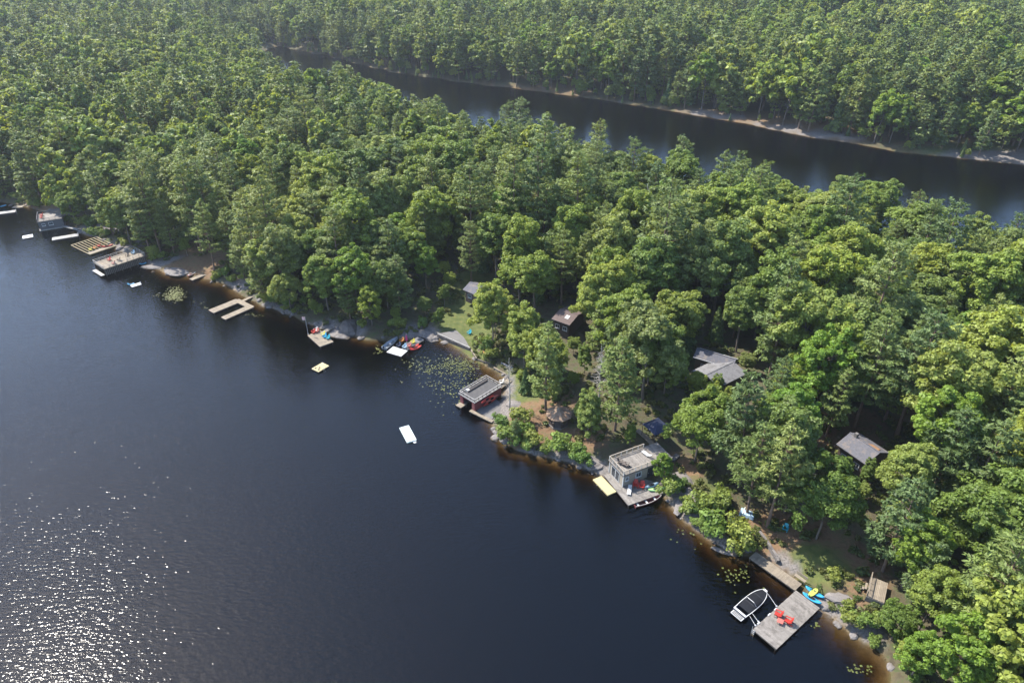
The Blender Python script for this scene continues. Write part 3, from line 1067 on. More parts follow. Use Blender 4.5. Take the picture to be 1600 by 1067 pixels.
def scatter(name, pts, coll, kind, label, cat=None):
    """pts: rows of x y z idx scale rz tiltx tilty"""
    a = np.array(pts, float)
    me = bpy.data.meshes.new(name)
    me.from_pydata(a[:, :3].tolist(), [], [])
    at_ = me.attributes.new('pick', 'INT', 'POINT')
    at_.data.foreach_set('value', a[:, 3].astype(np.int32))
    at_ = me.attributes.new('turn', 'FLOAT_VECTOR', 'POINT')
    at_.data.foreach_set('vector', a[:, [6, 7, 5]].astype(np.float32).ravel())
    at_ = me.attributes.new('size', 'FLOAT', 'POINT')
    at_.data.foreach_set('value', a[:, 4].astype(np.float32))
    o = link(name, me, kind=kind)
    o['label'] = label
    if cat:
        o['category'] = cat
    ng = bpy.data.node_groups.new(name, 'GeometryNodeTree')
    ng.interface.new_socket(name='Geometry', in_out='INPUT', socket_type='NodeSocketGeometry')
    ng.interface.new_socket(name='Geometry', in_out='OUTPUT', socket_type='NodeSocketGeometry')
    gi, go = ng.nodes.new('NodeGroupInput'), ng.nodes.new('NodeGroupOutput')
    ip = ng.nodes.new('GeometryNodeInstanceOnPoints')
    ci = ng.nodes.new('GeometryNodeCollectionInfo')
    ci.inputs['Collection'].default_value = coll
    ci.inputs['Separate Children'].default_value = True
    ci.inputs['Reset Children'].default_value = True
    ip.inputs['Pick Instance'].default_value = True

    def attr(nm, ty):
        n = ng.nodes.new('GeometryNodeInputNamedAttribute')
        n.data_type = ty
        n.inputs['Name'].default_value = nm
        return next(s for s in n.outputs if s.enabled and s.name == 'Attribute')
    ng.links.new(gi.outputs[0], ip.inputs['Points'])
    ng.links.new(ci.outputs[0], ip.inputs['Instance'])
    ng.links.new(attr('pick', 'INT'), ip.inputs['Instance Index'])
    e2r = ng.nodes.new('FunctionNodeEulerToRotation')
    ng.links.new(attr('turn', 'FLOAT_VECTOR'), e2r.inputs[0])
    ng.links.new(e2r.outputs[0], ip.inputs['Rotation'])
    ng.links.new(attr('size', 'FLOAT'), ip.inputs['Scale'])
    ng.links.new(ip.outputs[0], go.inputs[0])
    md = o.modifiers.new('scatter', 'NODES')
    md.node_group = ng
    return o


gens = [(broadleaf(90, 18, 5.6, .18, 85, 28, (.36, .66)), LEAF_B, BARK), (broadleaf(91, 16, 5.8, .16, 85, 28, (.36, .66)), LEAF_B, BARK), (broadleaf(92, 20, 5.4, .22, 85, 28, (.36, .66)), LEAF_B, BARK),
        (broadleaf(93, 18, 4.7, .18, 75, 28, (.36, .66)), LEAF_B, BARK), (broadleaf(94, 17, 4.7, .18, 75, 28, (.36, .64)), LEAF_L, BARK),
        (pine(60, 22, 4.8, .18, 1.3, .62, (.22, .34), 2.6), LEAF_P, BARK_R), (pine(61, 24, 5.0, .24, 1.3, .62, (.22, .34), 2.6), LEAF_P, BARK_R), (pine(62, 19, 4.3, .12, 1.25, .62, (.22, .34), 2.6), LEAF_P, BARK_R),
        (cedar(63, 13, 2.1, 1500, (.25, .45)), LEAF_C, BARK_R), (cedar(64, 15, 2.3, 1500, (.25, .45)), LEAF_P, BARK_R)]
far_coll = proto_collection('forest_tree', [joined('forest_tree', g[0], g[1], g[2], lm, bm_) for g, lm, bm_ in gens] + [joined('forest_tree', *q) for q in FULL])
pick = {'b': [0, 1, 2, 3], 'l': [4], 'p': [5, 6, 7], 'c': [8, 9], 'd': [8]}
if rest:
    rows = [(x, y, z, FULLKEY[k_] if (k_ in FULLKEY and x * x + y * y < 230 ** 2) else random.choice(pick[k_[0]]), s_, rz, a, b_) for x, y, z, k_, s_, rz, a, b_ in rest]
    scatter('peninsula_wood', rows, far_coll, 'stuff', 'mixed wood filling the back of the peninsula up to the channel', 'wood')

X, Y = grid_points(-1250, 1250, 230, 1330, 7.4, 8)
d = shore_d(X, Y)
ybank = np.interp(X, farbank[:, 0], farbank[:, 1], left=farbank[0, 1], right=farbank[-1, 1])
ok = (d > 2.0) & (Y > ybank - 4)
ok |= (d > 2.0) & (X < -330)
X, Y, d = X[ok], Y[ok], d[ok]
keep = np.ones(len(X), bool)
Z = height(X, Y, d)
rows = []
rng = np.random.default_rng(21)
V = vnoise(X, Y, 70, 15)
V2 = vnoise(X, Y, 35, 18)
for i in range(len(X)):
    pf = (.62 if d[i] < 35 else (.75 if V[i] > .56 else .22))
    u = rng.random()
    k_ = 'p' if u < pf else ('c' if u < pf + .06 else ('l' if u < pf + .14 else 'b'))
    s_ = (rng.uniform(.68, 1.0) if rng.random() < .55 else rng.uniform(1.0, 1.4)) * (.8 + .4 * V2[i])
    key = {'p': 'p1', 'b': 'b0', 'l': 'l0', 'c': 'c0'}[k_]
    if d[i] < 40 and blocked(X[i], Y[i], Z[i], key, s_ * .8):
        continue
    rows.append((X[i], Y[i], Z[i] - .1, rng.choice(pick[k_]), s_, rng.uniform(0, 6.283), *rng.normal(0, .03, 2)))
# young growth coming down to the far bank
for k in range(len(farbank) - 1):
    a_, b_ = Vector((*farbank[k], 0)), Vector((*farbank[k + 1], 0))
    for _ in range(int((b_ - a_).length / 1.4)):
        q = a_.lerp(b_, random.random()) + Vector((random.gauss(0, 4), random.gauss(0, 4), 0))
        dd = float(shore_d(np.array([q.x]), np.array([q.y]))[0])
        px, py, _s = project(q.x, q.y, 0)
        if not .3 < dd < 9 or any(a < px < c_ and py < e_ + 3 for a, b1, c_, e_ in [(1080, 0, 1120, 300), (1150, 0, 1180, 300), (1205, 0, 1285, 300), (785, 0, 840, 300), (1520, 0, 1610, 300)]):
            continue
        rows.append((q.x, q.y, hz(q.x, q.y) - .1, random.choice([0, 1, 3, 8, 9, 7]), random.uniform(.16, .42), random.uniform(0, 6.28), 0, 0))
print('far trees', len(rows))
scatter('far_forest', rows, far_coll, 'stuff', 'hazy mixed forest covering the land beyond the channel', 'forest')

# shrubs along the visible lake shore, then low undergrowth
pts = []
for i in range(3, len(LAKE_PX) + 2):
    a, b_ = Vector((*lake[i], 0)), Vector((*lake[i + 1], 0))
    n = int((b_ - a).length / 1.3)
    for k in range(n):
        pts.append(a.lerp(b_, (k + random.random()) / max(n, 1)))
SHRUBCLEAR = CLEAR[:12] + [(520, 505, 562, 530), (590, 515, 738, 560), (708, 580, 806, 668), (920, 690, 1044, 800), (1155, 862, 1300, 1000), (1340, 892, 1392, 948), (1184, 836, 1216, 884), (758, 560, 800, 598), (852, 634, 894, 680)]
nsh = 0
for p in pts:
    for _ in range(3):
        q = p + Vector((random.gauss(0, 2.2), random.gauss(0, 2.2), 0))
        dd = float(shore_d(np.array([q.x]), np.array([q.y]))[0])
        if not .15 < dd < 5 or nsh >= 280:
            continue
        z = hz(q.x, q.y)
        px, py, sc = project(q.x, q.y, z + .6)
        if not (-10 < px < 1610 and py < 1090) or any(a < px < c_ and b_ < py < e_ for a, b_, c_, e_ in SHRUBCLEAR):
            continue
        if random.random() < .25:
            continue
        nsh += 1
        zn = zone(px, py, 0)
        big = random.random() < .4
        lab = '%s shrub %s' % ('tall leafy' if big else 'low bushy', zn)
        plant('s2' if big else random.choice(['s0', 's1']), q.x, q.y, z - .05, random.uniform(.6, 1.2), random.uniform(0, 6.28), lab, 'shrubs ' + zn)
for x, y, s_, lab in [(812, 678, 1.0, 'tall bush between the gazebo and the rocky point'), (900, 712, 1.0, 'bush on the shore midway between gazebo and beige boathouse'), (782, 668, 1.0, 'small bush at the end of the long plank dock'), (1110, 835, 1.5, 'dense dark green bush on the bank left of the curved pale wall'), (1100, 800, 1.3, 'bright green bush above the granite slope by the beige boathouse'), (1150, 850, 1.6, 'largest bush beside the curved pale wall'),
                      (1125, 790, 1.2, 'yellow-green bush uphill of the granite slope'), (1300, 905, .7, 'small yellow bush beside the sloped wooden deck'), (795, 690, 1.2, 'dark green bush at the tip of the rocky point'),
                      (832, 694, 1.05, 'bushy thicket on the point below the gazebo'), (872, 705, 1.3, 'low bush on the shore straight below the gazebo'), (1350, 978, .9, 'green bush on the pale rocks below the sloped deck')]:
    g = G(x, y)
    plant('s2', g.x, g.y, g.z - .05, s_, random.uniform(0, 6), lab)

ug = [shrub(30 + i, .5, .55, 130, (.07, .14)) for i in range(4)]
ug_coll = proto_collection('undergrowth_clump', [joined('undergrowth_clump', g[0], g[1], g[2], LEAF_G, BARK) for g in ug])
rng = np.random.default_rng(77)
X, Y = rng.uniform(-190, 110, 26000), rng.uniform(45, 235, 26000)
d = shore_d(X, Y)
dl = sdist(X, Y, lake)
ok = (d > .8) & (dl < 45) & (vnoise(X, Y, 5, 31) > .38)
X, Y = X[ok], Y[ok]
Z = height(X, Y)
rows = []
UC = [(228, 408, 330, 432), (668, 508, 738, 560), (704, 478, 732, 530), (725, 425, 757, 470), (775, 585, 806, 668), (852, 634, 894, 690), (880, 700, 945, 742), (920, 690, 1044, 800), (1046, 770, 1085, 815), (1165, 862, 1262, 1000), (1345, 898, 1390, 946), (808, 620, 845, 668)]
for i in range(len(X)):
    px, py, _ = project(X[i], Y[i], Z[i])
    if any(a < px < c_ and b_ < py < e_ for a, b_, c_, e_ in UC):
        continue
    rows.append((X[i], Y[i], Z[i] - .03, rng.integers(0, 4), rng.uniform(.5, 1.4), rng.uniform(0, 6.28), 0, 0))
print('undergrowth', len(rows), 'shrubs', nsh)
scatter('undergrowth', rows, ug_coll, 'stuff', 'low ferns and seedlings covering the forest floor near the shore', 'undergrowth')
# ------------------------------------------------------------------ builders for the things on the shore


def dock(name, label, A, B, C, z=.45, wood=None, cat='dock', piles=True, along=False, th=.05, group=None, skirt=None, floaty=False):
    """a decked platform: boards one by one, skirt beams, piles or floats. Boards lie across the A-B length unless along"""
    wood = wood or WOOD_G
    ce, a, L, W, sg = rect(A, B, C, z)
    t_ = thing(name, label, cat, (ce.x, ce.y, 0), a, group)
    mb = MB()
    bw = .19
    rr = random.Random(int(L * 100))
    n = max(2, int((W if along else L) / bw))
    for i in range(n):
        q = -.5 + (i + .5) / n
        j, k = rr.uniform(-.02, .02), rr.uniform(-.004, .004)
        if along:
            mb.box((j, q * W, z - th / 2 + k), (L, W / n - .018, th))
        else:
            mb.box((q * L, j, z - th / 2 + k), (L / n - .018, W, th))
    mb.build('deck_boards', wood, t_, kind='stuff')
    fr_ = MB()
    for s_ in (-1, 1):
        fr_.box((0, s_ * (W / 2 - .06), z - th - .10), (L - .04, .08, .2))
        fr_.box((s_ * (L / 2 - .06), 0, z - th - .101), (.08, W - .24, .2))
    for i in range(1, int(L / 1.2)):
        fr_.box((-L / 2 + i * 1.2, 0, z - th - .09), (.06, W - .2, .16))
    fr_.build('frame', skirt or WOOD_D, t_)
    if floaty:
        for s_ in (-1, 1):
            MB().box((0, s_ * W * .3, z - .38), (L * .86, W * .26, .34)).build('float', DARK, t_)
        ld_ = MB()
        for s_ in (-.18, .18):
            ld_.tube((L / 2 + .06, s_, -.6), (L / 2 + .06, s_, z + .55), .025)
            ld_.tube((L / 2 + .06, s_, z + .55), (L / 2 - .35, s_, z + .02), .025)
        for i in range(4):
            ld_.tube((L / 2 + .06, -.18, -.4 + i * .25), (L / 2 + .06, .18, -.4 + i * .25), .02)
        ld_.build('ladder', PLATE, t_)
        for s_ in (-1, 1):
            MB().box((-L * .38, s_ * (W / 2 - .12), z + .035), (.22, .07, .06)).build('cleat', PLATE, t_)
    elif piles:
        k = max(2, int(L / 2.6) + 1)
        for i in range(k):
            for s_ in (-1, 1):
                x = -L / 2 + .2 + (L - .4) * i / (k - 1)
                MB().tube((x, s_ * (W / 2 - .2), -2.2), (x, s_ * (W / 2 - .2), z - th - .005), .09, .09, 7).build('pile', WOOD_D, t_)
    return t_, L, W, z


def chair(px, z, face, m_, label, group=None, s_=1.0):
    """slatted lounge chair with sloping seat, fan back, broad arms; it faces local +x"""
    p = P(*px, z)
    t_ = thing('lounge_chair', label, 'chair', (p.x, p.y, z + .004), R(face), group)
    t_.scale = (s_, s_, s_)
    mb = MB()
    for i in range(5):
        x = .30 - i * .135
        mb.box((x, 0, .40 - i * .035), (.12, .56, .03))
    mb.build('seat', m_, t_)
    mb = MB()
    for i in range(5):
        y = -.24 + i * .12
        h = .86 + .08 * (1 - abs(i - 2) / 2)
        mb.bar((-.22, y * .85, .26), (-.52, y * 1.1, .26 + h * .86), .10, .03)
    mb.bar((-.40, -.30, .72), (-.40, .30, .72), .05, .04)
    mb.build('backrest', m_, t_)
    for s in (-1, 1):
        MB().box((-.02, s * .36, .60), (.82, .15, .03)).build('armrest', m_, t_)
        MB().bar((.34, s * .32, 0), (.34, s * .32, .585), .10, .035).build('leg', m_, t_)
        MB().bar((.36, s * .28, .39), (-.62, s * .28, .02), .035, .12).build('leg', m_, t_)
    return t_


def hull_rings(L, B, depth, flat=.5, n=17, sheer=.18, pw=.62, sx=1.0):
    rings = []
    for i in range(n):
        u = i / (n - 1)
        x = (u - .5) * L
        e = max(1 - abs(2 * u - 1) ** 2.3, 0.004)
        w = B / 2 * e ** pw
        zz = sheer * abs(2 * u - 1) ** 2.5
        rings.append((x, w, zz, depth * min(1, e ** .35 + .15)))
    return rings


def kayak(pa, pb, z, m_, label, B=.72, group=None, seatm=None, name='kayak', deck2=None):
    a, b_ = P(*pa, z), P(*pb, z)
    L = min((b_ - a).length, 4.6)
    c_ = (a + b_) / 2
    t_ = thing(name, label, 'kayak', (c_.x, c_.y, z + .004), math.atan2((b_ - a).y, (b_ - a).x), group)
    rg = []
    for x, w, zz, dp in hull_rings(L, B, .32):
        rg.append([(x, w, .24 + zz), (x, w * .85, .10 + zz), (x, w * .45, zz), (x, -w * .45, zz), (x, -w * .85, .10 + zz), (x, -w, .24 + zz), (x, -w * .6, .30 + zz), (x, 0, .335 + zz), (x, w * .6, .30 + zz)])
    MB().rings(rg).build('hull', m_, t_, smooth=True)
    rim = MB()
    n = 14
    vs, vi = [], []
    ring0 = [(.62 * math.cos(2 * math.pi * i / n) - .1, .25 * math.sin(2 * math.pi * i / n), .335) for i in range(n)]
    ring1 = [(x_ , y_, .375) for x_, y_, _ in ring0]
    ring2 = [(-.1 + (x_ + .1) * .88, y_ * .82, .37) for x_, y_, _ in ring0]
    ring3 = [(-.1 + (x_ + .1) * .84, y_ * .78, .342) for x_, y_, _ in ring0]
    rim.rings([ring0, ring1, ring2, ring3], caps=False)
    rim.build('cockpit_rim', DARK, t_)
    MB().prism([(q[0], q[1]) for q in ring3], .338, .344).build('cockpit', BLACK, t_)
    MB().box((-.42, 0, .43), (.06, .34, .20)).build('seat_back', seatm or DARK, t_)
    return t_


def rowboat(pa, pb, z, m_, label, B=1.35, inner=None, cat='boat', name='rowing_boat', thwarts=3, depth=.5, transom=True, Lmax=5.5, seatm=None):
    a, b_ = P(*pa, z), P(*pb, z)
    L = min((b_ - a).length, Lmax)
    c_ = (a + b_) / 2
    t_ = thing(name, label, cat, (c_.x, c_.y, z), math.atan2((b_ - a).y, (b_ - a).x))
    out_, inn, gun = [], [], []
    n = 17
    for i in range(n):
        u = i / (n - 1)
        x = (u - .5) * L
        if transom:
            e = max(1 - max(0, (u - .35) / .65) ** 2.2, .01) * (.82 + .18 * min(1, u / .35))
        else:
            e = max(1 - abs(2 * u - 1) ** 2.2, .01)
        w = B / 2 * e ** .8
        sh = .12 * (max(0, u - .3) / .7) ** 2 + (0 if transom else .1 * max(0, 1 - u * 3.3) ** 2)
        zz = depth + sh
        out_.append([(x, w, zz), (x, w * .92, depth * .35), (x, w * .55, .02), (x, 0, -.04), (x, -w * .55, .02), (x, -w * .92, depth * .35), (x, -w, zz)])
        wi = max(w - .05, .004)
        inn.append([(x, wi, zz + .004), (x, wi * .88, depth * .4), (x, wi * .5, .08), (x, 0, .06), (x, -wi * .5, .08), (x, -wi * .88, depth * .4), (x, -wi, zz + .004)])
        gun.append((x, w, zz))
    MB().rings(out_, closed=False, caps=False).rings(inn, closed=False, caps=False).build('hull', m_, t_, smooth=True)
    for s_ in (1, -1):
        g = MB()
        for i in range(n - 1):
            p, q = gun[i], gun[i + 1]
            g.bar((p[0], s_ * (p[1] - .02), p[2] + .012), (q[0], s_ * (q[1] - .02), q[2] + .012), .08, .04)
        g.build('gunwale', inner or WHITE, t_)
    for k in range(thwarts):
        u = .16 + .62 * k / max(1, thwarts - 1)
        i = int(u * (n - 1))
        MB().box((out_[i][0][0], 0, depth * .62), (.28, out_[i][0][1] * 1.78, .04)).build('thwart', seatm or inner or WHITE, t_)
    if transom:
        MB().box((-L / 2 + .02, 0, depth / 2 + .02), (.05, B * .80, depth)).build('transom', m_, t_)
        mo = MB().box((-L / 2 - .14, 0, depth + .22), (.26, .24, .34), taper=.8)
        mo.tube((-L / 2 - .14, 0, depth + .1), (-L / 2 - .14, 0, -.35), .05, .04)
        if cat == 'boat' and thwarts > 1:
            mo.build('outboard_motor', BLACK, t_)
    return t_


def railing(parent, pts, z, h, m_, post_m=None, bal=True, step=1.3, mid=False, top=.07):
    """posts, rails and thin balusters along a local polyline"""
    for k in range(len(pts) - 1):
        a, b_ = Vector((*pts[k], 0)), Vector((*pts[k + 1], 0))
        L = (b_ - a).length
        n = max(1, round(L / step))
        d_ = (b_ - a).normalized() * .055
        for i in range(n + (1 if k == len(pts) - 2 else 0)):
            p = a.lerp(b_, i / n)
            MB().box((p.x, p.y, z + h / 2), (.09, .09, h)).build('post', post_m or m_, parent)
        MB().bar((a.x + d_.x, a.y + d_.y, z + h + .022), (b_.x + d_.x * .8, b_.y + d_.y * .8, z + h + .022), .12, .045).build('top_rail', m_, parent)
        lo = MB().bar((a.x + d_.x, a.y + d_.y, z + .12), (b_.x - d_.x, b_.y - d_.y, z + .12), .05, .05)
        if mid:
            lo.bar((a.x + d_.x, a.y + d_.y, z + h * .55), (b_.x - d_.x, b_.y - d_.y, z + h * .55), .05, .05)
        lo.build('bottom_rail', m_, parent)
        if bal:
            bl = MB()
            nb = int(L / .16)
            for i in range(1, nb):
                p = a.lerp(b_, i / nb)
                bl.box((p.x, p.y, z + .145 + (h - .17) / 2), (.035, .035, h - .17))
            bl.build('balusters', m_, parent, kind='stuff')


def window(parent, c_, w, h, axis_, out_, frame=None, sill=True):
    """frame with a recessed pane on a wall whose outward normal is +-x or +-y"""
    def B(dx, dz, ww, hh, dep, off):
        if axis_ == 'x':
            return ((c_[0] + out_ * off, c_[1] + dx, c_[2] + dz), (dep, ww, hh))
        return ((c_[0] + dx, c_[1] + out_ * off, c_[2] + dz), (ww, dep, hh))
    f = MB()
    for s_ in (-1, 1):
        f.box(*B(s_ * (w / 2 - .05), 0, .10, h, .09, .045))
        f.box(*B(0, s_ * (h / 2 - .05), w - .2, .10, .088, .044))
    f.box(*B(0, 0, .05, h - .2, .07, .035))
    o = f.build('window', frame or WHITE, parent)
    MB().box(*B(0, 0, w - .2, h - .2, .02, .012)).build('pane', GLASS, o)
    if sill:
        MB().box(*B(0, -h / 2 - .04, w + .12, .06, .16, .08)).build('sill', frame or WHITE, o)
    return o


def house(label, A, B, C, ze, zb, rise, wallm, roofm, ridge='x', over=.45, cat='cottage', name='cottage', extra=None, trim=None):
    """gabled cottage from three eave corners"""
    ce, a, L, W, sg = rect(A, B, C, ze)
    t_ = thing(name, label, cat, (ce.x, ce.y, zb), a)
    he = ze - zb
    l, w = L / 2 - over, W / 2 - over
    for s_ in (-1, 1):
        MB().box((0, s_ * (w - .075), he / 2 - .2), (l * 2, .15, he + .4)).build('wall', wallm, t_)
        MB().box((s_ * (l - .08), 0, he / 2 - .2), (.15, w * 2 - .32, he + .4)).build('wall', wallm, t_)
    if ridge == 'x':
        for s_ in (-1, 1):
            MB().slabquad([(-L / 2, s_ * W / 2, he), (L / 2, s_ * W / 2, he), (L / 2, s_ * .004, he + rise), (-L / 2, s_ * .004, he + rise)], .16).build('roof_slope', roofm, t_)
            g = MB().add([(s_ * l, -w, he - .1), (s_ * l, w, he - .1), (s_ * l, 0, he + rise * .84), (s_ * (l - .12), -w, he - .1), (s_ * (l - .12), w, he - .1), (s_ * (l - .12), 0, he + rise * .84)],
                         [(0, 1, 2), (5, 4, 3), (0, 3, 4, 1), (1, 4, 5, 2), (2, 5, 3, 0)])
            g.build('gable', wallm, t_)
        MB().bar((-L / 2 - .01, 0, he + rise + .02), (L / 2 + .01, 0, he + rise + .02), .26, .05).build('ridge_cap', roofm, t_)
        for s_ in (-1, 1):
            MB().box((0, s_ * (W / 2 + .05), he - .06), (L, .08, .12)).build('gutter', trim or DARK, t_)
    else:
        for s_ in (-1, 1):
            MB().slabquad([(s_ * L / 2, -W / 2, he), (s_ * L / 2, W / 2, he), (s_ * .004, W / 2, he + rise), (s_ * .004, -W / 2, he + rise)], .16).build('roof_slope', roofm, t_)
            g = MB().add([(-l, s_ * w, he - .1), (l, s_ * w, he - .1), (0, s_ * w, he + rise * .84), (-l, s_ * (w - .12), he - .1), (l, s_ * (w - .12), he - .1), (0, s_ * (w - .12), he + rise * .84)],
                         [(0, 1, 2), (5, 4, 3), (0, 3, 4, 1), (1, 4, 5, 2), (2, 5, 3, 0)])
            g.build('gable', wallm, t_)
        MB().bar((0, -W / 2 - .01, he + rise + .02), (0, W / 2 + .01, he + rise + .02), .26, .05).build('ridge_cap', roofm, t_)
    for s_ in (-1, 1):
        for q in (-.5, .5):
            window(t_, (q * l, s_ * w, he * .55), 1.1, 1.0, 'y', s_, trim)
    dr = MB().box((0, -w - .03, he * .42), (.95, .06, he * .8)).build('door', trim or BROWNW, t_)
    MB().box((.35, -w - .09, he * .42), (.05, .06, .12)).build('handle', PLATE, dr)
    return t_, L, W, he


def rock_mesh(seed, sx, sy, sz, m_):
    rng = np.random.default_rng(seed)
    mb = MB()
    rings = []
    n = 10
    ph = rng.uniform(0, 6.28, 3)
    for k, (zz, rr) in enumerate([(-.6, 1.05), (0, 1.08), (.45, .92), (.8, .66), (1.0, .25)]):
        rings.append([(math.cos(a) * sx * rr * (1 + .18 * math.sin(2 * a + ph[0]) + .12 * math.sin(3 * a + ph[1] + k) + rng.normal() * .05),
                       math.sin(a) * sy * rr * (1 + .18 * math.sin(2 * a + ph[0]) + .12 * math.sin(3 * a + ph[1] + k) + rng.normal() * .05), zz * sz * (1 + rng.normal() * .06)) for a in [2 * math.pi * i / n for i in range(n)]])
    return mb.rings(rings).mesh('rock', m_, False)


# ================================================================== far left shore
t_, L, W, z = dock('floating_dock', 'pale floating dock at the edge of the picture with brown gangway', z1(-90, 352), z1(170, 318), z1(185, 340), .4, WOOD_W, floaty=True)
t_, L, W, z = dock('gangway', 'narrow tan gangway leading ashore from the leftmost dock', z1(120, 300), z1(228, 295), z1(225, 275), .6, WOOD_T, cat='gangway', piles=False)
kayak(z1(-60, 300), z1(70, 280), .42, BLUE, 'blue kayak lying on the leftmost dock', B=.9)

# grey boathouse with roof terrace
A, B, C = z1(385, 440), z1(640, 400), z1(520, 340)
ce, a, L, W, sg = rect(A, B, C, 3.2)
W = min(W, 7.0)
bh = thing('boathouse', 'slate grey boathouse with red chairs on its flat roof terrace', 'boathouse', (ce.x, ce.y, 0), a)
for s_ in (-1, 1):
    MB().box((0, s_ * (W / 2 - .08), 1.55), (L, .16, 2.5)).build('wall', GREYW, bh)
MB().box((L / 2 - .08, 0, 1.55), (.16, W - .34, 2.5)).build('wall', GREYW, bh)
MB().box((-L / 2 + .08, W / 4, 1.55), (.16, W / 2 - .4, 2.5)).build('wall', GREYW, bh)
dr = MB().box((-L / 2 + .03, -W / 4, 1.35), (.08, W / 2 - .5, 2.0)).build('boat_door', WHITE, bh)
MB().box((-L / 2 - .02, -W / 4, .8), (.04, .3, .06)).build('handle', DARK, dr)
MB().box((0, 0, 2.88), (L + .3, W + .3, .16)).build('roof_deck', WOOD_G, bh)
MB().box((0, 0, .15), (L + .5, W + .6, .24)).build('base', WOOD_W, bh)
for sx in (-1, 0, 1):
    for sy in (-1, 1):
        MB().tube((sx * L * .45, sy * W * .45, -2), (sx * L * .45, sy * W * .45, .03), .12, .12).build('pile', WOOD_D, bh)
railing(bh, [(-L / 2, -W / 2), (L / 2, -W / 2), (L / 2, W / 2), (-L / 2, W / 2), (-L / 2, -W / 2)], 2.96, .8, GREYW, step=1.8)
window(bh, (0, -W / 2, 1.8), 1.2, .9, 'y', -1)
window(bh, (-L * .3, -W / 2, 1.8), .9, .8, 'y', -1)
for u, v, lab in [(-.34, -.1, 'red chair on the grey boathouse roof, nearer the lake'), (-.34, .2, 'red chair on the grey boathouse roof, farther from the lake')]:
    q = Matrix.Translation((ce.x, ce.y, 0)) @ Matrix.Rotation(a, 4, 'Z') @ Vector((u * L, v * W, 2.96))
    chair(project(q.x, q.y, q.z)[:2], 2.96, 190, RED, lab, 'red chairs on the grey boathouse')
dock('gangway', 'pale gangway from the grey boathouse to the bank', z1(640, 492), z1(800, 530), z1(805, 512), .5, WOOD_W, cat='gangway', piles=False)
dock('swim_raft', 'small white raft floating in front of the grey boathouse', z1(235, 622), z1(343, 602), z1(330, 574), .3, WHITE, cat='raft', floaty=True)
dock('floating_dock', 'long narrow white dock right of the grey boathouse', z1(540, 638), z1(815, 592), z1(800, 566), .35, WOOD_W, floaty=True)

# unfinished timber dock
ce, a, L, W, sg = rect(z1(740, 685), z1(940, 785), z1(1190, 688), .4)
t_ = thing('unfinished_dock', 'unfinished dock of open yellow joists with a few boards laid', 'dock', (ce.x, ce.y, 0), a)
for i in range(9):
    y = -W / 2 + W * i / 8
    MB().box((0, y, .32), (L - .22, .14, .2)).build('joist', WOOD_N, t_)
for s_ in (-1, 1):
    MB().box((s_ * (L / 2 - .05), 0, .321), (.1, W + .16, .24)).build('beam', WOOD_N, t_)
mb = MB()
for i in range(8):
    mb.box((L / 2 - .2 - i * .21, 0, .445), (.19, W, .04))
mb.build('deck_boards', WOOD_T, t_, kind='stuff')
for sx in (-1, 1):
    for sy in (-1, 0, 1):
        MB().tube((sx * L * .46, sy * W * .46, -2), (sx * L * .46, sy * W * .46, .2), .1, .1).build('pile', WOOD_D, t_)
chair(z1(990, 725), .465, 200, ORANGE, 'orange chair on the boards of the unfinished dock, first from the lake')
chair(z1(1035, 705), .465, 200, RED, 'red chair on the boards of the unfinished dock')
chair(z1(945, 742), .465, 200, YELLOWC, 'yellow chair at the lake end of the unfinished dock')
kayak(z1(1060, 715), z1(1180, 690), .465, RED, 'red kayak lying along the unfinished dock', B=.8)

# railed boathouse deck
A, B, C = z1(1080, 935), z1(1510, 792), z1(1425, 725)
ce, a, L, W, sg = rect(A, B, C, 2.2)
W = min(W, 6.5)
t_ = thing('deck_boathouse', 'low dark boathouse with a pale railed deck full of chairs on top', 'boathouse', (ce.x, ce.y, 0), a)
for s_ in (-1, 1):
    MB().box((0, s_ * (W / 2 - .12), 1.1), (L, .14, 1.8)).build('wall', BROWNW, t_)
MB().box((L / 2 - .1, 0, 1.1), (.14, W - .4, 1.8)).build('wall', BROWNW, t_)
bl = MB()
for i in range(int(L / .45)):
    bl.box((-L / 2 + .3 + i * .45, -W / 2 - .045, 1.1), (.10, .06, 1.8))
bl.build('lattice', WOOD_G, t_, kind='stuff')
mb = MB()
for i in range(int(L / .2)):
    mb.box((-L / 2 + .1 + i * .2, 0, 2.1), (.18, W + .4, .08))
mb.build('deck_boards', WOOD_T, t_, kind='stuff')
MB().box((0, 0, 1.98), (L, W + .1, .12)).build('beam', WOOD_D, t_)
for i in range(6):
    for s_ in (-1, 1):
        MB().tube((-L / 2 + .3 + i * (L - .6) / 5, s_ * (W / 2 - .3), -2), (-L / 2 + .3 + i * (L - .6) / 5, s_ * (W / 2 - .3), .19), .12, .12).build('pile', WOOD_D, t_)
railing(t_, [(-L / 2, -W / 2), (L / 2, -W / 2), (L / 2, W / 2), (-L / 2, W / 2), (-L / 2, -W / 2)], 2.14, .85, WOOD_W, step=1.6, bal=False, mid=True)
MB().box((-L / 2 - .6, 0, .35), (1.0, W * .9, .14)).build('swim_step', WOOD_W, t_)
for q, m_, lab in [(z1(1140, 850), RED, 'red chair at the lake end of the railed boathouse deck'), (z1(1185, 885), ROSE, 'faded red chair by the front railing of the railed boathouse deck'), (z1(1240, 850), WOOD_D, 'dark chair in the middle of the railed boathouse deck'),
                   (z1(1330, 800), WOOD_D, 'dark chair under the back railing of the railed boathouse deck'), (z1(1390, 780), SKYB, 'pale blue chair at the land end of the railed boathouse deck')]:
    chair(q, 2.145, random.uniform(150, 260), m_, lab)
kayak(z1(1450, 890), z1(1530, 880), .06, BLUE, 'blue kayak floating beside the railed boathouse deck', B=.9)

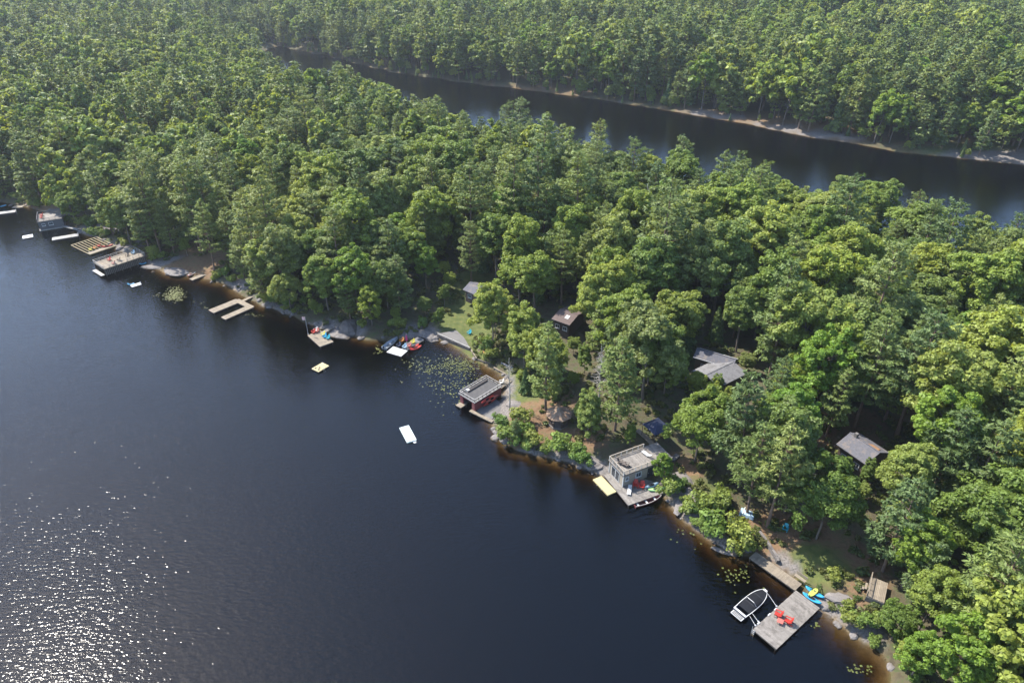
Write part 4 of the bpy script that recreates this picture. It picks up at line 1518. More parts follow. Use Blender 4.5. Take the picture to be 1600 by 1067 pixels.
# raft, beach and the little dock
dock('swim_raft', 'small white raft drifting off the railed boathouse deck', z2(175, 592), z2(275, 562), z2(250, 543), .3, WHITE, cat='raft', floaty=True)
kayak(z2(130, 568), z2(205, 562), .02, BLUE, 'blue kayak tied to the small drifting white raft', B=.9)
dock('small_dock', 'short tan plank dock resting on the stony beach', z2(770, 505), z2(935, 440), z2(985, 448), .4, WOOD_T)
rowboat(z2(760, 478), z2(840, 448), .15, RED, 'little red rowing boat pulled up beside the short beach dock', B=.9, thwarts=1, depth=.3, cat='rowing boat', Lmax=3)

# U-shaped dock
a1 = dock('dock_arm', 'pale', z2(970, 828), z2(1258, 712), z2(1312, 742), .42, WOOD_T)
U = a1[0]
del U['category'], U['label']
U_root = thing('u_shaped_dock', 'weathered U-shaped plank dock with open slip between two arms', 'dock', (U.location.x, U.location.y, 0), 0)


def adopt(o, root, name=None):
    """turn a finished platform into a part of another thing"""
    mw = Matrix.LocRotScale(o.location, o.rotation_euler.to_quaternion(), o.scale)
    base = Matrix.LocRotScale(root.location, root.rotation_euler.to_quaternion(), root.scale)
    loc = base.inverted() @ mw
    o.parent = root
    o.matrix_parent_inverse = Matrix.Identity(4)
    l_, q_, s_ = loc.decompose()
    o.location, o.rotation_euler, o.scale = l_, q_.to_euler(), s_
    for k in ('category', 'label', 'group', 'kind'):
        if k in o:
            del o[k]
    if name:
        o.name = name


adopt(U, U_root, 'dock_arm')
q = dock('dock_arm', 'x', z2(1100, 903), z2(1395, 775), z2(1440, 800), .42, WOOD_T)[0]
adopt(q, U_root)
q = dock('dock_head', 'x', z2(1235, 735), z2(1395, 815), z2(1450, 792), .43, WOOD_T, along=True)[0]
adopt(q, U_root)
q = dock('ramp', 'x', z2(1300, 735), z2(1440, 668), z2(1462, 680), .46, WOOD_T, piles=False)[0]
adopt(q, U_root)

# ================================================================== flagpole raft, yellow raft, white dock
dock('dock', 'tan dock with flagpole and coloured chairs', z3(135, 425), z3(265, 545), z3(388, 475), .5, WOOD_T)
dock('gangway', 'grey gangway from the flagpole dock to the flat boulder', z3(255, 400), z3(375, 338), z3(418, 348), .56, WOOD_G, cat='gangway', piles=False)
p = P(*z3(143, 412), .5)
fp = thing('flagpole', 'tall thin white flagpole with a small pink flag at the corner of a tan dock', 'flagpole', (p.x, p.y, .5))
MB().tube((0, 0, 0), (0, 0, 4.6), .05, .03, 8).build('pole', WHITE, fp)
MB().box((0, 0, .03), (.2, .2, .06)).build('base', PLATE, fp)
fl = MB()
fl.rings([[(x, math.sin(x * 5) * .06 + .02, 4.5), (x, math.sin(x * 5) * .06 - .02, 4.5), (x, math.sin(x * 5 + .5) * .1 - .02, 3.7 - x * .1), (x, math.sin(x * 5 + .5) * .1 + .02, 3.7 - x * .1)] for x in [-.03 - .1 * i for i in range(8)]])
fl.build('flag', mat('pink_flag_cloth', (.66, .42, .40), .8, .1, 3), fp)
for q, m_, lab in [(z3(200, 405), RED, 'red chair nearest the flagpole'), (z3(235, 395), ROSE, 'faded red chair behind the first one by the flagpole'), (z3(225, 385), WHITE, 'white chair at the back of the flagpole dock'),
                   (z3(300, 430), YELLOWC, 'yellow chair in the middle of the flagpole dock'), (z3(315, 450), BLUE, 'blue chair beside the yellow one on the flagpole dock'), (z3(350, 465), TEAL, 'teal chair at the far corner of the flagpole dock')]:
    chair(q, .5, random.uniform(215, 240), m_, lab)
yr, L, W, z = dock('swim_raft', 'square pale yellow raft floating below the flagpole dock', z3(178, 772), z3(250, 808), z3(368, 745), .35, YELLOW, cat='raft', floaty=True)
for i, (u, v) in enumerate([(-.22, .3), (.22, .28), (0, .08)]):
    MB().box((u * L, -v * W, .362), (.5, .42, .02)).build('dark_pad', DARK, yr)
wd = dock('dock', 'white-topped dock crowded with bright chairs and kayaks', z3(958, 600), z3(1110, 645), z3(1205, 592), .45, WHITE)
dock('gangway', 'dark grey gangway behind the white-topped dock', z3(1110, 545), z3(1285, 440), z3(1352, 472), .5, ROOF_G, cat='gangway')
rowboat(z3(935, 575), z3(1075, 465), -.12, ALU, 'aluminium fishing boat moored at the white-topped dock', B=1.7, inner=ALU, thwarts=3)
for q, m_, lab in [(z3(1120, 495), ORANGE, 'orange chair at the back of the white-topped dock'), (z3(1235, 510), YELLOWC, 'yellow-green chair at the back of the white-topped dock'), (z3(1088, 545), NAVY, 'navy chair at the edge of the white-topped dock'), (z3(1150, 560), SKYB, 'pale blue chair in the middle of the white-topped dock'), (z3(1195, 545), ROSE, 'faded pink chair next to the red float on the white-topped dock')]:
    chair(q, .51, random.uniform(200, 250), m_, lab)
p = P(*z3(1172, 505), .5)
um = thing('patio_umbrella', 'closed magenta umbrella standing on the gangway of the white-topped dock', 'umbrella', (p.x, p.y, .5))
MB().tube((0, 0, 0), (0, 0, 2.3), .025, .025).build('pole', WHITE, um)
MB().rings([[(math.cos(a) * r_ * (1 + .25 * (i % 2)), math.sin(a) * r_ * (1 + .25 * (i % 2)), zz) for i, a in enumerate([k * math.pi / 6 for k in range(12)])] for zz, r_ in [(.7, .24), (1.2, .2), (1.8, .12), (2.2, .04)]]).build('canopy', MAGENTA, um)
MB().tube((0, 0, 2.2), (0, 0, 2.42), .05, .02).build('finial', WHITE, um)
MB().tube((0, 0, 0), (0, 0, .08), .24, .2, 12).build('base', CONC, um)
for k_, (qa, qb) in enumerate([((1205, 590), (1325, 545)), ((1190, 575), (1300, 530))]):
    kayak(z3(*qa), z3(*qb), .04 + .12 * k_, RED, 'bright red kayak floating at the white-topped dock, %s' % ('outer one' if k_ == 0 else 'inner one'), B=.95)

# ================================================================== terrace, beach walls, canoe
tp = [P(*z4(*q), 1.0) for q in [(425, 140), (620, 105), (700, 180), (765, 290)]]
c0 = sum(tp, Vector()) / 4
te = thing('terrace', 'grey concrete terrace with pale edge above the lily pads', 'terrace', (c0.x, c0.y, 0))
MB().prism([(p.x - c0.x, p.y - c0.y) for p in tp][::-1], -.8, .98).build('slab', CONC, te)
a_, b_ = tp[0] - c0, tp[3] - c0
MB().bar((a_.x, a_.y, 1.03), (b_.x, b_.y, 1.03), .22, .10).build('coping', WOOD_W, te)
mb = MB()
for i in range(14):
    p, q = a_.lerp(b_, i / 14), a_.lerp(b_, (i + .93) / 14)
    mb.bar((p.x, p.y, .1), (q.x, q.y, .1), .5, 1.5 + .1 * (i % 3))
mb.build('retaining_stones', GRANITE_D, te, kind='stuff')


def log_wall(label, pa, pb, z, m_, h=.5):
    a, b_ = P(*pa, z), P(*pb, z)
    t_ = thing('timber_wall', label, 'retaining wall', (a.x, a.y, z - h), math.atan2((b_ - a).y, (b_ - a).x))
    L = (b_ - a).length
    for k in range(3):
        MB().box((L / 2, random.uniform(-.02, .02), -.15 + (k + .5) * (h + .15) / 3), (L, .26, (h + .15) / 3 - .012)).build('timber', m_, t_)
    for q in (.08, .5, .92):
        MB().box((L * q, -.19, h * .35), (.14, .1, h * 1.1)).build('stake', WOOD_D, t_)


log_wall('low pale timber wall along the back of the little sandy cove', z4(1010, 490), z4(1140, 560), .55, WOOD_T)
log_wall('upper pale timber step above the little sandy cove', z4(1090, 442), z4(1260, 522), 1.1, WOOD_W)
log_wall('low timber edging between lawn and lily pads', z4(770, 300), z4(830, 395), .7, WOOD_T)
log_wall('dark timber edging below the orange canoe', z4(810, 395), z4(1010, 465), .45, WOOD_D)
rowboat(z4(845, 320), z4(955, 385), .9, ORANGE, 'orange canoe lying on the grass above the cove', B=1.1, inner=WOOD_T, transom=False, cat='canoe', name='canoe', thwarts=2, depth=.35)
rowboat(z4(915, 285), z4(1010, 340), .9, ALU, 'grey canoe lying behind the orange one above the cove', B=1.1, inner=PLATE, transom=False, cat='canoe', name='canoe', thwarts=2, depth=.35)
g = G(*z9(355, 810))
ch = chair(z9(355, 815), g.z, 230, TEAL, 'dark teal chair under the oak on the lawn above the terrace')

# ================================================================== red boathouse
A, B, C = z4(645, 738), z4(810, 836), z4(1078, 652)
ce, a, L, W, sg = rect(A, B, C, 3.1)
rb = thing('boathouse', 'dark red boathouse with open boat slip and white-railed flat roof', 'boathouse', (ce.x, ce.y, 0), a)
# local x runs along the open front, y inland
hl, hw = L / 2 - .15, W / 2 - .15
MB().box((hl - .08, 0, 1.25), (.16, hw * 2, 2.1)).build('wall', MAROON, rb)
MB().box((-hl + .08, 0, 1.25), (.16, hw * 2, 2.1)).build('wall', MAROON, rb)
MB().box((0, hw - .08, 1.25), (hl * 2 - .34, .16, 2.1)).build('wall', MAROON, rb)
for s_ in (-1, 1):
    MB().box((s_ * (hl - .5), -hw + .10, 1.25), (.68, .2, 2.1)).build('front_pier', ROSE if s_ > 0 else MAROON, rb)
    MB().box((s_ * (hl - .5), 0, .2), (.9, hw * 2 + .2, .16)).build('slip_deck', WOOD_G, rb)
MB().box((0, -hw + .08, 2.12), (hl * 2 - 1.7, .16, .34)).build('lintel', MAROON, rb)
MB().box((0, 0, 2.40), (L + .1, W + .1, .20)).build('roof', ROOF_M, rb)
mb = MB()
for s_ in (-1, 1):
    mb.box((s_ * (L / 2 + .03), 0, 2.50), (.12, W + .18, .10))
    mb.box((0, s_ * (W / 2 + .03), 2.501), (L - .06, .12, .10))
mb.build('parapet_trim', WOOD_W, rb)
railing(rb, [(-L / 2 + .12, -W / 2 + .12), (L / 2 - .12, -W / 2 + .12), (L / 2 - .12, W / 2 - .12), (-L / 2 + .12, W / 2 - .12), (-L / 2 + .12, -W / 2 + .12)], 2.5, .6, WOOD_W, post_m=WOOD_D, step=1.1, bal=False, mid=False)
MB().box((-hl * .55, hw * .1, 2.66), (.12, hw * 1.5, .3)).build('bench', WOOD_D, rb)
MB().box((-hl * .75, -hw * .55, 2.68), (.7, .5, .34)).build('storage_box', WHITE, rb)
for sx in (-1, 1):
    for sy in (-.9, 0, .9):
        MB().tube((sx * (hl - .4), sy * hw, -2), (sx * (hl - .4), sy * hw, .11), .12, .12).build('pile', WOOD_D, rb)
M = Matrix.Translation(ce) @ Matrix.Rotation(a, 4, 'Z')
for k_, (y0, zz, m_) in enumerate([(-.8, 1.55, RED), (.5, 1.0, ROSE), (-.2, .5, RED)]):
    # kayaks hung on the right-hand wall
    p = M @ Vector((hl + .30, y0, 0))
    t_ = kayak((800, 600), (806, 604), 0, m_, ['red kayak hung highest on the red boathouse wall', 'faded red kayak hung in the middle of the red boathouse wall', 'red kayak resting lowest along the red boathouse wall'][k_], B=.62)
    for ch_ in list(t_.children):
        bpy.data.objects.remove(ch_)
    rg = []
    for x, w, zq, dp in hull_rings(3.4, .6, .3):
        rg.append([(x, w, .24 + zq), (x, w * .85, .10 + zq), (x, w * .45, zq), (x, -w * .45, zq), (x, -w * .85, .10 + zq), (x, -w, .24 + zq), (x, -w * .6, .30 + zq), (x, 0, .335 + zq), (x, w * .6, .30 + zq)])
    MB().rings(rg).build('hull', m_, t_, smooth=True)
    MB().prism([(.5 * math.cos(i * .524), .2 * math.sin(i * .524)) for i in range(12)], .33, .35).build('cockpit', BLACK, t_)
    t_.location = (p.x, p.y, zz + .3)
    t_.rotation_euler = (R(68), 0, a + math.pi / 2)
dock('finger_dock', 'short pale finger dock at the left of the red boathouse slip', z4(612, 885), z4(665, 915), z4(740, 872), .35, WOOD_T)
dock('finger_dock', 'long pale plank dock in front of the red boathouse stones', z4(750, 948), z4(985, 1066), z4(1010, 1045), .4, WOOD_T)
dock('footbridge', 'plank footbridge from the red boathouse to the bank', z4(1050, 735), z4(1205, 632), z4(1165, 600), .7, WOOD_T, cat='footbridge')
p = [P(*z4(*q), .3) for q in [(830, 945), (1005, 800), (1130, 900), (985, 1040)]]
c0 = sum(p, Vector()) / 4
sp_ = thing('stone_patio', 'grey gravel landing beside the red boathouse', 'patio', (c0.x, c0.y, 0))
MB().prism([(q.x - c0.x, q.y - c0.y) for q in p], -1.5, .32).build('slab', CONC, sp_)
for q, lab in [((1090, 660), 'white chair on the footbridge beside the red boathouse')]:
    chair(z4(*q), .71, 200, WHITE, lab)

# ================================================================== gazebo
p = P(873, 653, 2.9)
zb = hz(p.x, p.y)
gz = thing('gazebo', 'round eight-sided gazebo with needle-strewn tan roof', 'gazebo', (p.x, p.y, zb))
ro = 2.5
for i in range(8):
    a0, a1_ = i * math.pi / 4 + .2, (i + 1) * math.pi / 4 + .2
    b0, b1 = Vector((math.cos(a0) * ro, math.sin(a0) * ro, 2.15)), Vector((math.cos(a1_) * ro, math.sin(a1_) * ro, 2.15))
    tpv = Vector((0, 0, 3.25))
    g0 = (b1 - b0) * .006
    MB().slabquad([b0 + g0, b1 - g0, tpv.lerp(b1, .04), tpv.lerp(b0, .04)], .08).build('roof_panel', GAZ, gz)
    MB().bar(b0 + Vector((0, 0, .03)), tpv + Vector((0, 0, .03)), .09, .05).build('hip_cap', WOOD_T, gz)
    pp = Vector((math.cos(a0) * 1.8, math.sin(a0) * 1.8, 0))
    qq = Vector((math.cos(a1_) * 1.8, math.sin(a1_) * 1.8, 0))
    MB().box((pp.x, pp.y, 1.0), (.12, .12, 2.2), a0).build('post', BROWNW, gz)
    if i != 5:
        e_ = (qq - pp).normalized() * .08
        MB().bar(pp + e_ + Vector((0, 0, .45)), qq - e_ + Vector((0, 0, .45)), .06, .8).build('side_panel', BROWNW, gz)
MB().prism([(math.cos(i * math.pi / 4 + .2) * 1.95, math.sin(i * math.pi / 4 + .2) * 1.95) for i in range(8)], -.5, .04).build('floor', WOOD_G, gz)
MB().tube((0, 0, 3.2), (0, 0, 3.5), .12, .04).build('finial', WOOD_T, gz)

# ================================================================== mint raft
ce, a, L, W, sg = rect((624, 668), (636, 691), (651, 687), .35)
t_ = thing('floating_mat', 'pale mint-white swim raft alone in the middle of the lake', 'raft', (ce.x, ce.y, 0), a)
n_ = 5
for i in range(n_):
    q = -L / 2 + L * (i + .5) / n_
    MB().box((q, 0, .20), (L / n_ - .02, W, .28)).build('float_section', MINT, t_)
MB().box((L / 2 + .25, W * .25, .1), (.5, .5, .06)).build('step', WHITE, t_)
for s_ in (-1, 1):
    MB().tube((L / 2 - .1, W * .25 + s_ * .2, .3), (L / 2 + .3, W * .25 + s_ * .2, .12), .025).build('handle', PLATE, t_)

# ================================================================== beige boathouse
A, B, C = z6(290, 548), z6(545, 862), z6(935, 708)
dk, L, W, z = dock('boathouse_deck', 'weathered deck wrapped round the beige boathouse', A, B, C, .55, WOOD_G, along=True)
foot_c = dk.location
# rectangle of the house from its roof railing
A, B, C = z6(368, 372), z6(484, 497), z6(850, 368)
ce, a, L, W, sg = rect(A, B, C, 4.0)
L = max(L, 4.2)
hb = thing('boathouse', 'beige boathouse with white-trimmed windows and a railed roof deck', 'boathouse', (ce.x, ce.y, .56), a)
hl, hw = L / 2 - .1, W / 2 - .1
MB().box((hl - .08, 0, 1.25), (.16, hw * 2, 2.5)).build('wall', BEIGEW, hb)
MB().box((-hl + .08, 0, 1.25), (.16, hw * 2, 2.5)).build('wall', BEIGEW, hb)
MB().box((0, hw - .08, 1.25), (hl * 2 - .34, .16, 2.5)).build('wall', BEIGEW, hb)
MB().box((0, -hw + .08, 1.25), (hl * 2 - .34, .16, 2.5)).build('wall', BEIGEW, hb)
cb = MB()
for s_ in (-1, 1):
    for e_ in (-1, 1):
        cb.box((s_ * (hl + .012), e_ * (hw + .012), 1.25), (.14, .14, 2.48))
cb.build('corner_trim', WHITE, hb)
window(hb, (hl, -hw * .10, 1.5), 1.15, 1.1, 'x', 1)
window(hb, (hl, -hw * .78, 1.5), .7, .8, 'x', 1)
window(hb, (-hl, 0, 1.5), 1.1, 1.0, 'x', -1)
d1 = MB().box((hl + .03, hw * .62, 1.05), (.06, 1.1, 2.0)).build('door', DARK, hb)
MB().box((hl + .08, hw * .62 - .42, 1.0), (.06, .05, .14)).build('handle', PLATE, d1)
d2 = MB().box((-.2, -hw - .03, 1.1), (2.3, .06, 2.05)).build('patio_door', WHITE, hb)
for s_ in (-1, 1):
    MB().box((-.2 + s_ * .56, -hw - .068, 1.1), (.95, .014, 1.8)).build('pane', GLASS, d2)
mb = MB()
nb = int((W + .3) / .2)
for i in range(nb):
    mb.box((0, -W / 2 - .15 + (i + .5) * (W + .3) / nb, 2.66), (L + .3, (W + .3) / nb - .015, .06))
mb.build('roof_deck_boards', WOOD_G, hb, kind='stuff')
MB().box((0, 0, 2.56), (L + .24, W + .24, .13)).build('roof_frame', WOOD_D, hb)
railing(hb, [(-L / 2, W / 2), (-L / 2, -W / 2), (L / 2, -W / 2), (L / 2, W / 2)], 2.70, .85, BEIGEW, post_m=WHITE, step=1.1)
# land-side extension of the roof deck
ext = MB()
for i in range(14):
    ext.box((0, W / 2 + .28 + i * .2, 2.66), (L + .3, .185, .06))
ext.build('landing_boards', WOOD_G, hb, kind='stuff')
for s_ in (-1, 1):
    MB().box((s_ * L * .42, W / 2 + 2.7, 1.2), (.16, .16, 2.8)).build('landing_post', WOOD_D, hb)
M = Matrix.Translation(Vector((ce.x, ce.y, .56))) @ Matrix.Rotation(a, 4, 'Z')


def on(M_, x, y, z):
    p = M_ @ Vector((x, y, z))
    px, py, _ = project(p.x, p.y, p.z)
    return (px, py), p.z


BHZ = .56 + 2.70
for (u, v, f_, lab) in [(-.6, -hw * .70, 0, 'dark wicker chair at the front of the beige boathouse roof, left one'), (.5, -hw * .55, 180, 'dark wicker chair at the front of the beige boathouse roof, right one')]:
    q, zz = on(M, u, v, 2.70)
    chair(q, BHZ, math.degrees(a) + f_ + 40, WOOD_D, lab, 'dark chairs on the beige boathouse roof')
q, zz = on(M, 0, -hw * .62, 2.7)
p = P(*q, BHZ)
tb = thing('round_table', 'low dark round table between the chairs on the beige boathouse roof', 'table', (p.x, p.y, BHZ))
MB().tube((0, 0, .42), (0, 0, .46), .45, .45, 14).build('tabletop', WOOD_D, tb)
for i in range(3):
    MB().bar((math.cos(i * 2.1) * .3, math.sin(i * 2.1) * .3, 0), (math.cos(i * 2.1) * .2, math.sin(i * 2.1) * .2, .42), .04, .04).build('leg', WOOD_D, tb)


def lounger(px, z, face, m_, label):
    p = P(*px, z)
    t_ = thing('sun_lounger', label, 'sun lounger', (p.x, p.y, z + .004), R(face))
    mb = MB()
    for i in range(9):
        mb.box((-.55 + i * .15, 0, .32), (.135, .62, .03))
    mb.build('seat', m_, t_)
    mb = MB()
    for i in range(5):
        mb.bar((.84 + i * .12, -.31, .36 + i * .07), (.84 + i * .12, .31, .36 + i * .07), .11, .03)
    mb.build('backrest', m_, t_)
    for sx in (-.55, .7):
        for sy in (-.27, .27):
            MB().box((sx, sy, .15), (.05, .05, .30)).build('leg', m_, t_)
    for sy in (-.30, .30):
        MB().box((.1, sy, .275), (1.5, .04, .06)).build('side_rail', m_, t_)
    return t_


q, zz = on(M, -hl * .3, hw * .80, 2.7)
lounger(q, BHZ, math.degrees(a) + 10, WHITE, 'white lounger at the land end of the beige boathouse roof')
lounger(z6(552, 735), .555, 75, WHITE, 'white lounger on the deck corner below the beige boathouse')
chair(z6(618, 665), .555, 255, RED, 'red chair against the beige boathouse wall, nearer the lake', s_=1.1)
chair(z6(682, 680), .555, 250, RED, 'red chair against the beige boathouse wall, nearer the land', s_=1.1)
kayak(z6(715, 690), z6(860, 640), .555, SKYB, 'pale blue kayak on the deck by the beige boathouse')
kayak(z6(750, 715), z6(935, 695), .555, GREENK, 'green and white kayak on the deck edge by the beige boathouse')
rowboat(z6(600, 872), z6(885, 782), -.1, MAROON, 'dark red rowing boat moored under the deck edge of the beige boathouse', B=1.5, cat='rowing boat', thwarts=3, inner=WOOD_W, seatm=WHITE)
ce2, a2, L2, W2, sg2 = rect(z6(175, 592), z6(330, 757), z6(420, 716), .4)
yp = thing('swim_platform', 'pale yellow swim platform moored to the beige boathouse deck', 'raft', (ce2.x, ce2.y, 0), a2)
for i in range(3):
    MB().box((-L2 / 2 + L2 * (i + .5) / 3, 0, .28), (L2 / 3 - .006, W2, .24)).build('panel', YELLOW, yp)
MB().box((0, 0, .1), (L2 - .2, W2 - .2, .12)).build('float', DARK, yp)
for s_ in (-.6, .6):
    MB().bar((s_, -W2 / 2 + .02, .42), (s_, -W2 / 2 - .35, .5), .05, .04).build('mooring_arm', PLATE, yp)


def path_thing(name, label, cat, pts, w, h, m_, part, zoff=0):
    g = [G(*q) for q in pts]
    t_ = thing(name, label, cat, tuple(g[0]))
    for i in range(len(g) - 1):
        p, q = g[i] - g[0] + Vector((0, 0, zoff)), g[i + 1] - g[0] + Vector((0, 0, zoff))
        MB().bar(p, p.lerp(q, .985), w, h).build(part, m_, t_)
    return t_


path_thing('boardwalk', 'wooden boardwalk climbing from the beige boathouse into the trees', 'boardwalk', [z6(790, 245), z6(740, 190), z6(690, 145), z6(635, 95)], .9, .12, WOOD_T, 'plank_section', .5)
path_thing('stone_steps', 'grey steps on the bank beside the beige boathouse', 'steps', [z6(1000, 405), z6(1030, 375), z6(1060, 345)], .9, .3, CONC, 'step', .2)
path_thing('garden_wall', 'curved pale low wall running down the bank to the kayak dock', 'wall', [z8(835, 760), z8(870, 805), z8(920, 870), z8(970, 950), z8(1015, 1020), z8(1030, 1065)], .38, 1.1, GRANITE, 'wall_section', .2)
# navy canopy shelter under the trees
p = P(*z6(840, 45), 4.4)
zb = hz(p.x, p.y)
nv = thing('canopy_shelter', 'dark navy canopy shelter half hidden above the beige boathouse', 'shelter', (p.x, p.y, zb), .5)
tpz = 4.6 - zb + 1.0
for i in range(4):
    a0, a1_ = i * math.pi / 2 + .785, (i + 1) * math.pi / 2 + .785
    b0, b1 = Vector((math.cos(a0) * 2.6, math.sin(a0) * 2.6, tpz - 1.1)), Vector((math.cos(a1_) * 2.6, math.sin(a1_) * 2.6, tpz - 1.1))
    tv = Vector((0, 0, tpz))
    MB().slabquad([b0, b1, tv.lerp(b1, .02), tv.lerp(b0, .02)], .04).build('roof_panel', NAVY, nv)
    MB().box((b0.x * .93, b0.y * .93, (tpz - 1.2) / 2), (.08, .08, tpz - 1.2)).build('post', DARK, nv)

# ================================================================== right-hand dock
dk, L, W, z = dock('dock', 'wide weathered plank dock with red chairs and powerboat', z7(372, 952), z7(825, 545), z7(1112, 692), .6, WOOD_G)
q = dock('dock_walkway', 'x', z7(335, 205), z7(815, 548), z7(885, 478), .58, WOOD_T)[0]
adopt(q, dk, 'walkway')
for y_, q in ((0, z7(610, 745)), (1, z7(545, 800)), (2, z7(435, 890))):
    p = P(*q, .6)
    lp = dk.matrix_basis.inverted() @ p
    MB().box((lp.x, lp.y, .66), (.5, .16, .1)).build('cleat_block', WHITE, dk)
p = dk.matrix_basis.inverted() @ P(*z7(385, 962), .6)
ld = MB()
for s_ in (-.2, .2):
    ld.tube((p.x - .12, p.y + s_, -.7), (p.x - .12, p.y + s_, 1.3), .03)
for i in range(4):
    ld.tube((p.x - .12, p.y - .2, -.3 + i * .32), (p.x - .12, p.y + .2, -.3 + i * .32), .025)
ld.build('ladder', PLATE, dk)
chair(z7(632, 812), .605, 150, RED, 'red chair on the wide dock, nearer the powerboat', s_=1.15)
chair(z7(735, 882), .605, 150, RED, 'red chair on the wide dock, farther from the powerboat', s_=1.15)
p = P(*z7(655, 885), .605)
tb = thing('side_table', 'small faded red table in front of the two red dock chairs', 'table', (p.x, p.y, .604), R(60))
mb = MB()
for i in range(5):
    mb.box((-.32 + i * .16, 0, .45), (.15, .8, .03))
mb.build('tabletop', ROSE, tb)
for sx in (-1, 1):
    for sy in (-1, 1):
        MB().box((sx * .3, sy * .3, .217), (.06, .06, .434)).build('leg', ROSE, tb)
p = P(*z7(868, 425), .9)
bn = thing('bench', 'tan wooden bench at the bend of the wide dock', 'bench', (p.x, p.y, .60), math.atan2(*(P(*z7(915, 455)) - P(*z7(828, 395))).yx))
mb = MB()
for i in range(3):
    mb.box((0, -.18 + i * .17, .45), (1.7, .15, .04))
mb.build('seat', WOOD_T, bn)
mb = MB()
for i in range(3):
    mb.box((0, .34 + i * .02, .62 + i * .15), (1.7, .04, .12))
mb.build('backrest', WOOD_T, bn)
for s_ in (-.7, .7):
    MB().box((s_, .02, .215), (.07, .44, .43)).build('leg', WOOD_D, bn)
kayak(z7(890, 585), z7(1085, 700), .605, BLUE, 'blue kayak on the wide dock, nearer the lake', B=.8)
kayak(z7(920, 520), z7(1115, 640), .605, BLUE, 'blue kayak on the wide dock, nearer the bank', B=.8)
a_, b_ = P(*z7(962, 605), .98), P(*z7(1045, 535), .98)
pb = thing('paddle_board', 'lime green paddle board laid across two blue kayaks', 'paddle board', tuple((a_ + b_) / 2), math.atan2((b_ - a_).y, (b_ - a_).x))
Lb = (b_ - a_).length
outl = [(Lb / 2 * math.cos(t) * 1.0, .36 * math.copysign(abs(math.sin(t)) ** .7, math.sin(t))) for t in [2 * math.pi * i / 24 for i in range(24)]]
MB().prism(outl, .005, .10).build('board', LIME, pb)
MB().prism([(x * .12 + Lb * .18, y * .45) for x, y in outl], .101, .112).build('deck_pad', DARK, pb)

# powerboat under its mooring cover
a_, b_ = P(*z7(232, 790), .5), P(*z7(508, 562), .5)
L = (b_ - a_).length
c0 = (a_ + b_) / 2
bt = thing('powerboat', 'white-rimmed powerboat under a black mooring cover', 'boat', (c0.x, c0.y, 0), math.atan2((b_ - a_).y, (b_ - a_).x))
Bm = 2.15


def plan(u):
    return Bm / 2 * (.93 + .07 * min(1, u / .3)) * max(1 - max(0, (u - .42) / .58) ** 2.6, .0) ** .62


hr, dr_, cv = [], [], []
N = 22
for i in range(N):
    u = i / (N - 1) * .985
    x = (u - .5) * L
    w = max(plan(u), .05)
    sh = .72 + .18 * u * u
    hr.append([(x, w, sh), (x, w * .97, sh - .18), (x, w * .82, .15), (x, w * .35, -.12), (x, 0, -.2), (x, -w * .35, -.12), (x, -w * .82, .15), (x, -w * .97, sh - .18), (x, -w, sh)])
MB().rings(hr, closed=False, caps=False).add([hr[0][k] for k in range(9)], [tuple(range(9))]).build('hull', NAVY, bt, smooth=True)
for s_ in (1, -1):
    g = MB()
    rr = []
    for i in range(N):
        x, w, zz = hr[i][0]
        wi = max(w - .10, .02)
        rr.append([(x, s_ * w, zz - .02), (x, s_ * w, zz + .05), (x, s_ * wi, zz + .06), (x, s_ * wi, zz - .02)])
    g.rings(rr).build('gunwale', WHITE, bt)
MB().box((L * .47, 0, .94), (.34, .5, .07)).build('bow_cap', WHITE, bt)
for i in range(N - 1):
    u = i / (N - 1) * .985
    if u < .10:
        continue
    x, w, zz = hr[i][0]
    wi = max(w - .075, .02)
    hump = .30 * math.exp(-((u - .52) / .16) ** 2) + .10 * math.exp(-((u - .25) / .12) ** 2) + .04
    cv.append([(x, wi * math.cos(t), zz + .055 + hump * math.sin(t) ** .8 + .02 * math.sin(9 * t + i * 1.7) * math.sin(t)) for t in [math.pi * k / 12 for k in range(13)]])
MB().rings(cv, closed=False, caps=False).build('cover', BLACK, bt, smooth=True)
for u in (.36, .66):
    i = int(u * N) - 2
    mb = MB()
    for k in range(12):
        mb.bar(Vector(cv[i][k]) + Vector((0, 0, .012)), Vector(cv[i][k + 1]) + Vector((0, 0, .012)), .05, .02)
    mb.build('cover_strap', DARK, bt)
MB().box((-L / 2 - .34, 0, .42), (.72, Bm * .82, .10)).build('swim_platform', WHITE, bt)
for k in range(3):
    MB().box((-L / 2 - .56 + k * .22, 0, .478), (.14, Bm * .74, .016)).build('platform_pad', DARK, bt)
MB().box((-L / 2 + .12, 0, .80), (.26, Bm * .80, .10)).build('transom', WHITE, bt)
MB().box((-L / 2 - .45, 0, -.05), (.4, .3, .6), taper=.7).build('stern_drive', BLACK, bt)
ar = MB()
for s_ in (-1, 1):
    ar.tube((-L * .08, s_ * .92, .85), (-L * .12, s_ * .55, 1.65), .03)
ar.tube((-L * .12, -.55, 1.65), (-L * .12, .55, 1.65), .03)
ar.build('tow_arch', PLATE, bt)


def whip(pa, pb, za, zb_, label):
    a, b_ = P(*pa, za), P(*pb, zb_)
    t_ = thing('mooring_pole', label, 'mooring pole', tuple(b_))
    MB().tube((0, 0, 0), tuple(a - b_), .035, .02, 6).build('pole', WHITE, t_)
    MB().box((0, 0, .02), (.2, .2, .14)).build('bracket', PLATE, t_)


whip(z7(535, 585), z7(622, 712), 1.0, .63, 'white mooring pole at the bow of the powerboat')
whip(z7(365, 778), z7(432, 872), .95, .63, 'white mooring pole at the stern of the powerboat, nearer the bank')
whip(z7(342, 812), z7(402, 912), .9, .63, 'white mooring pole at the stern of the powerboat, outermost')

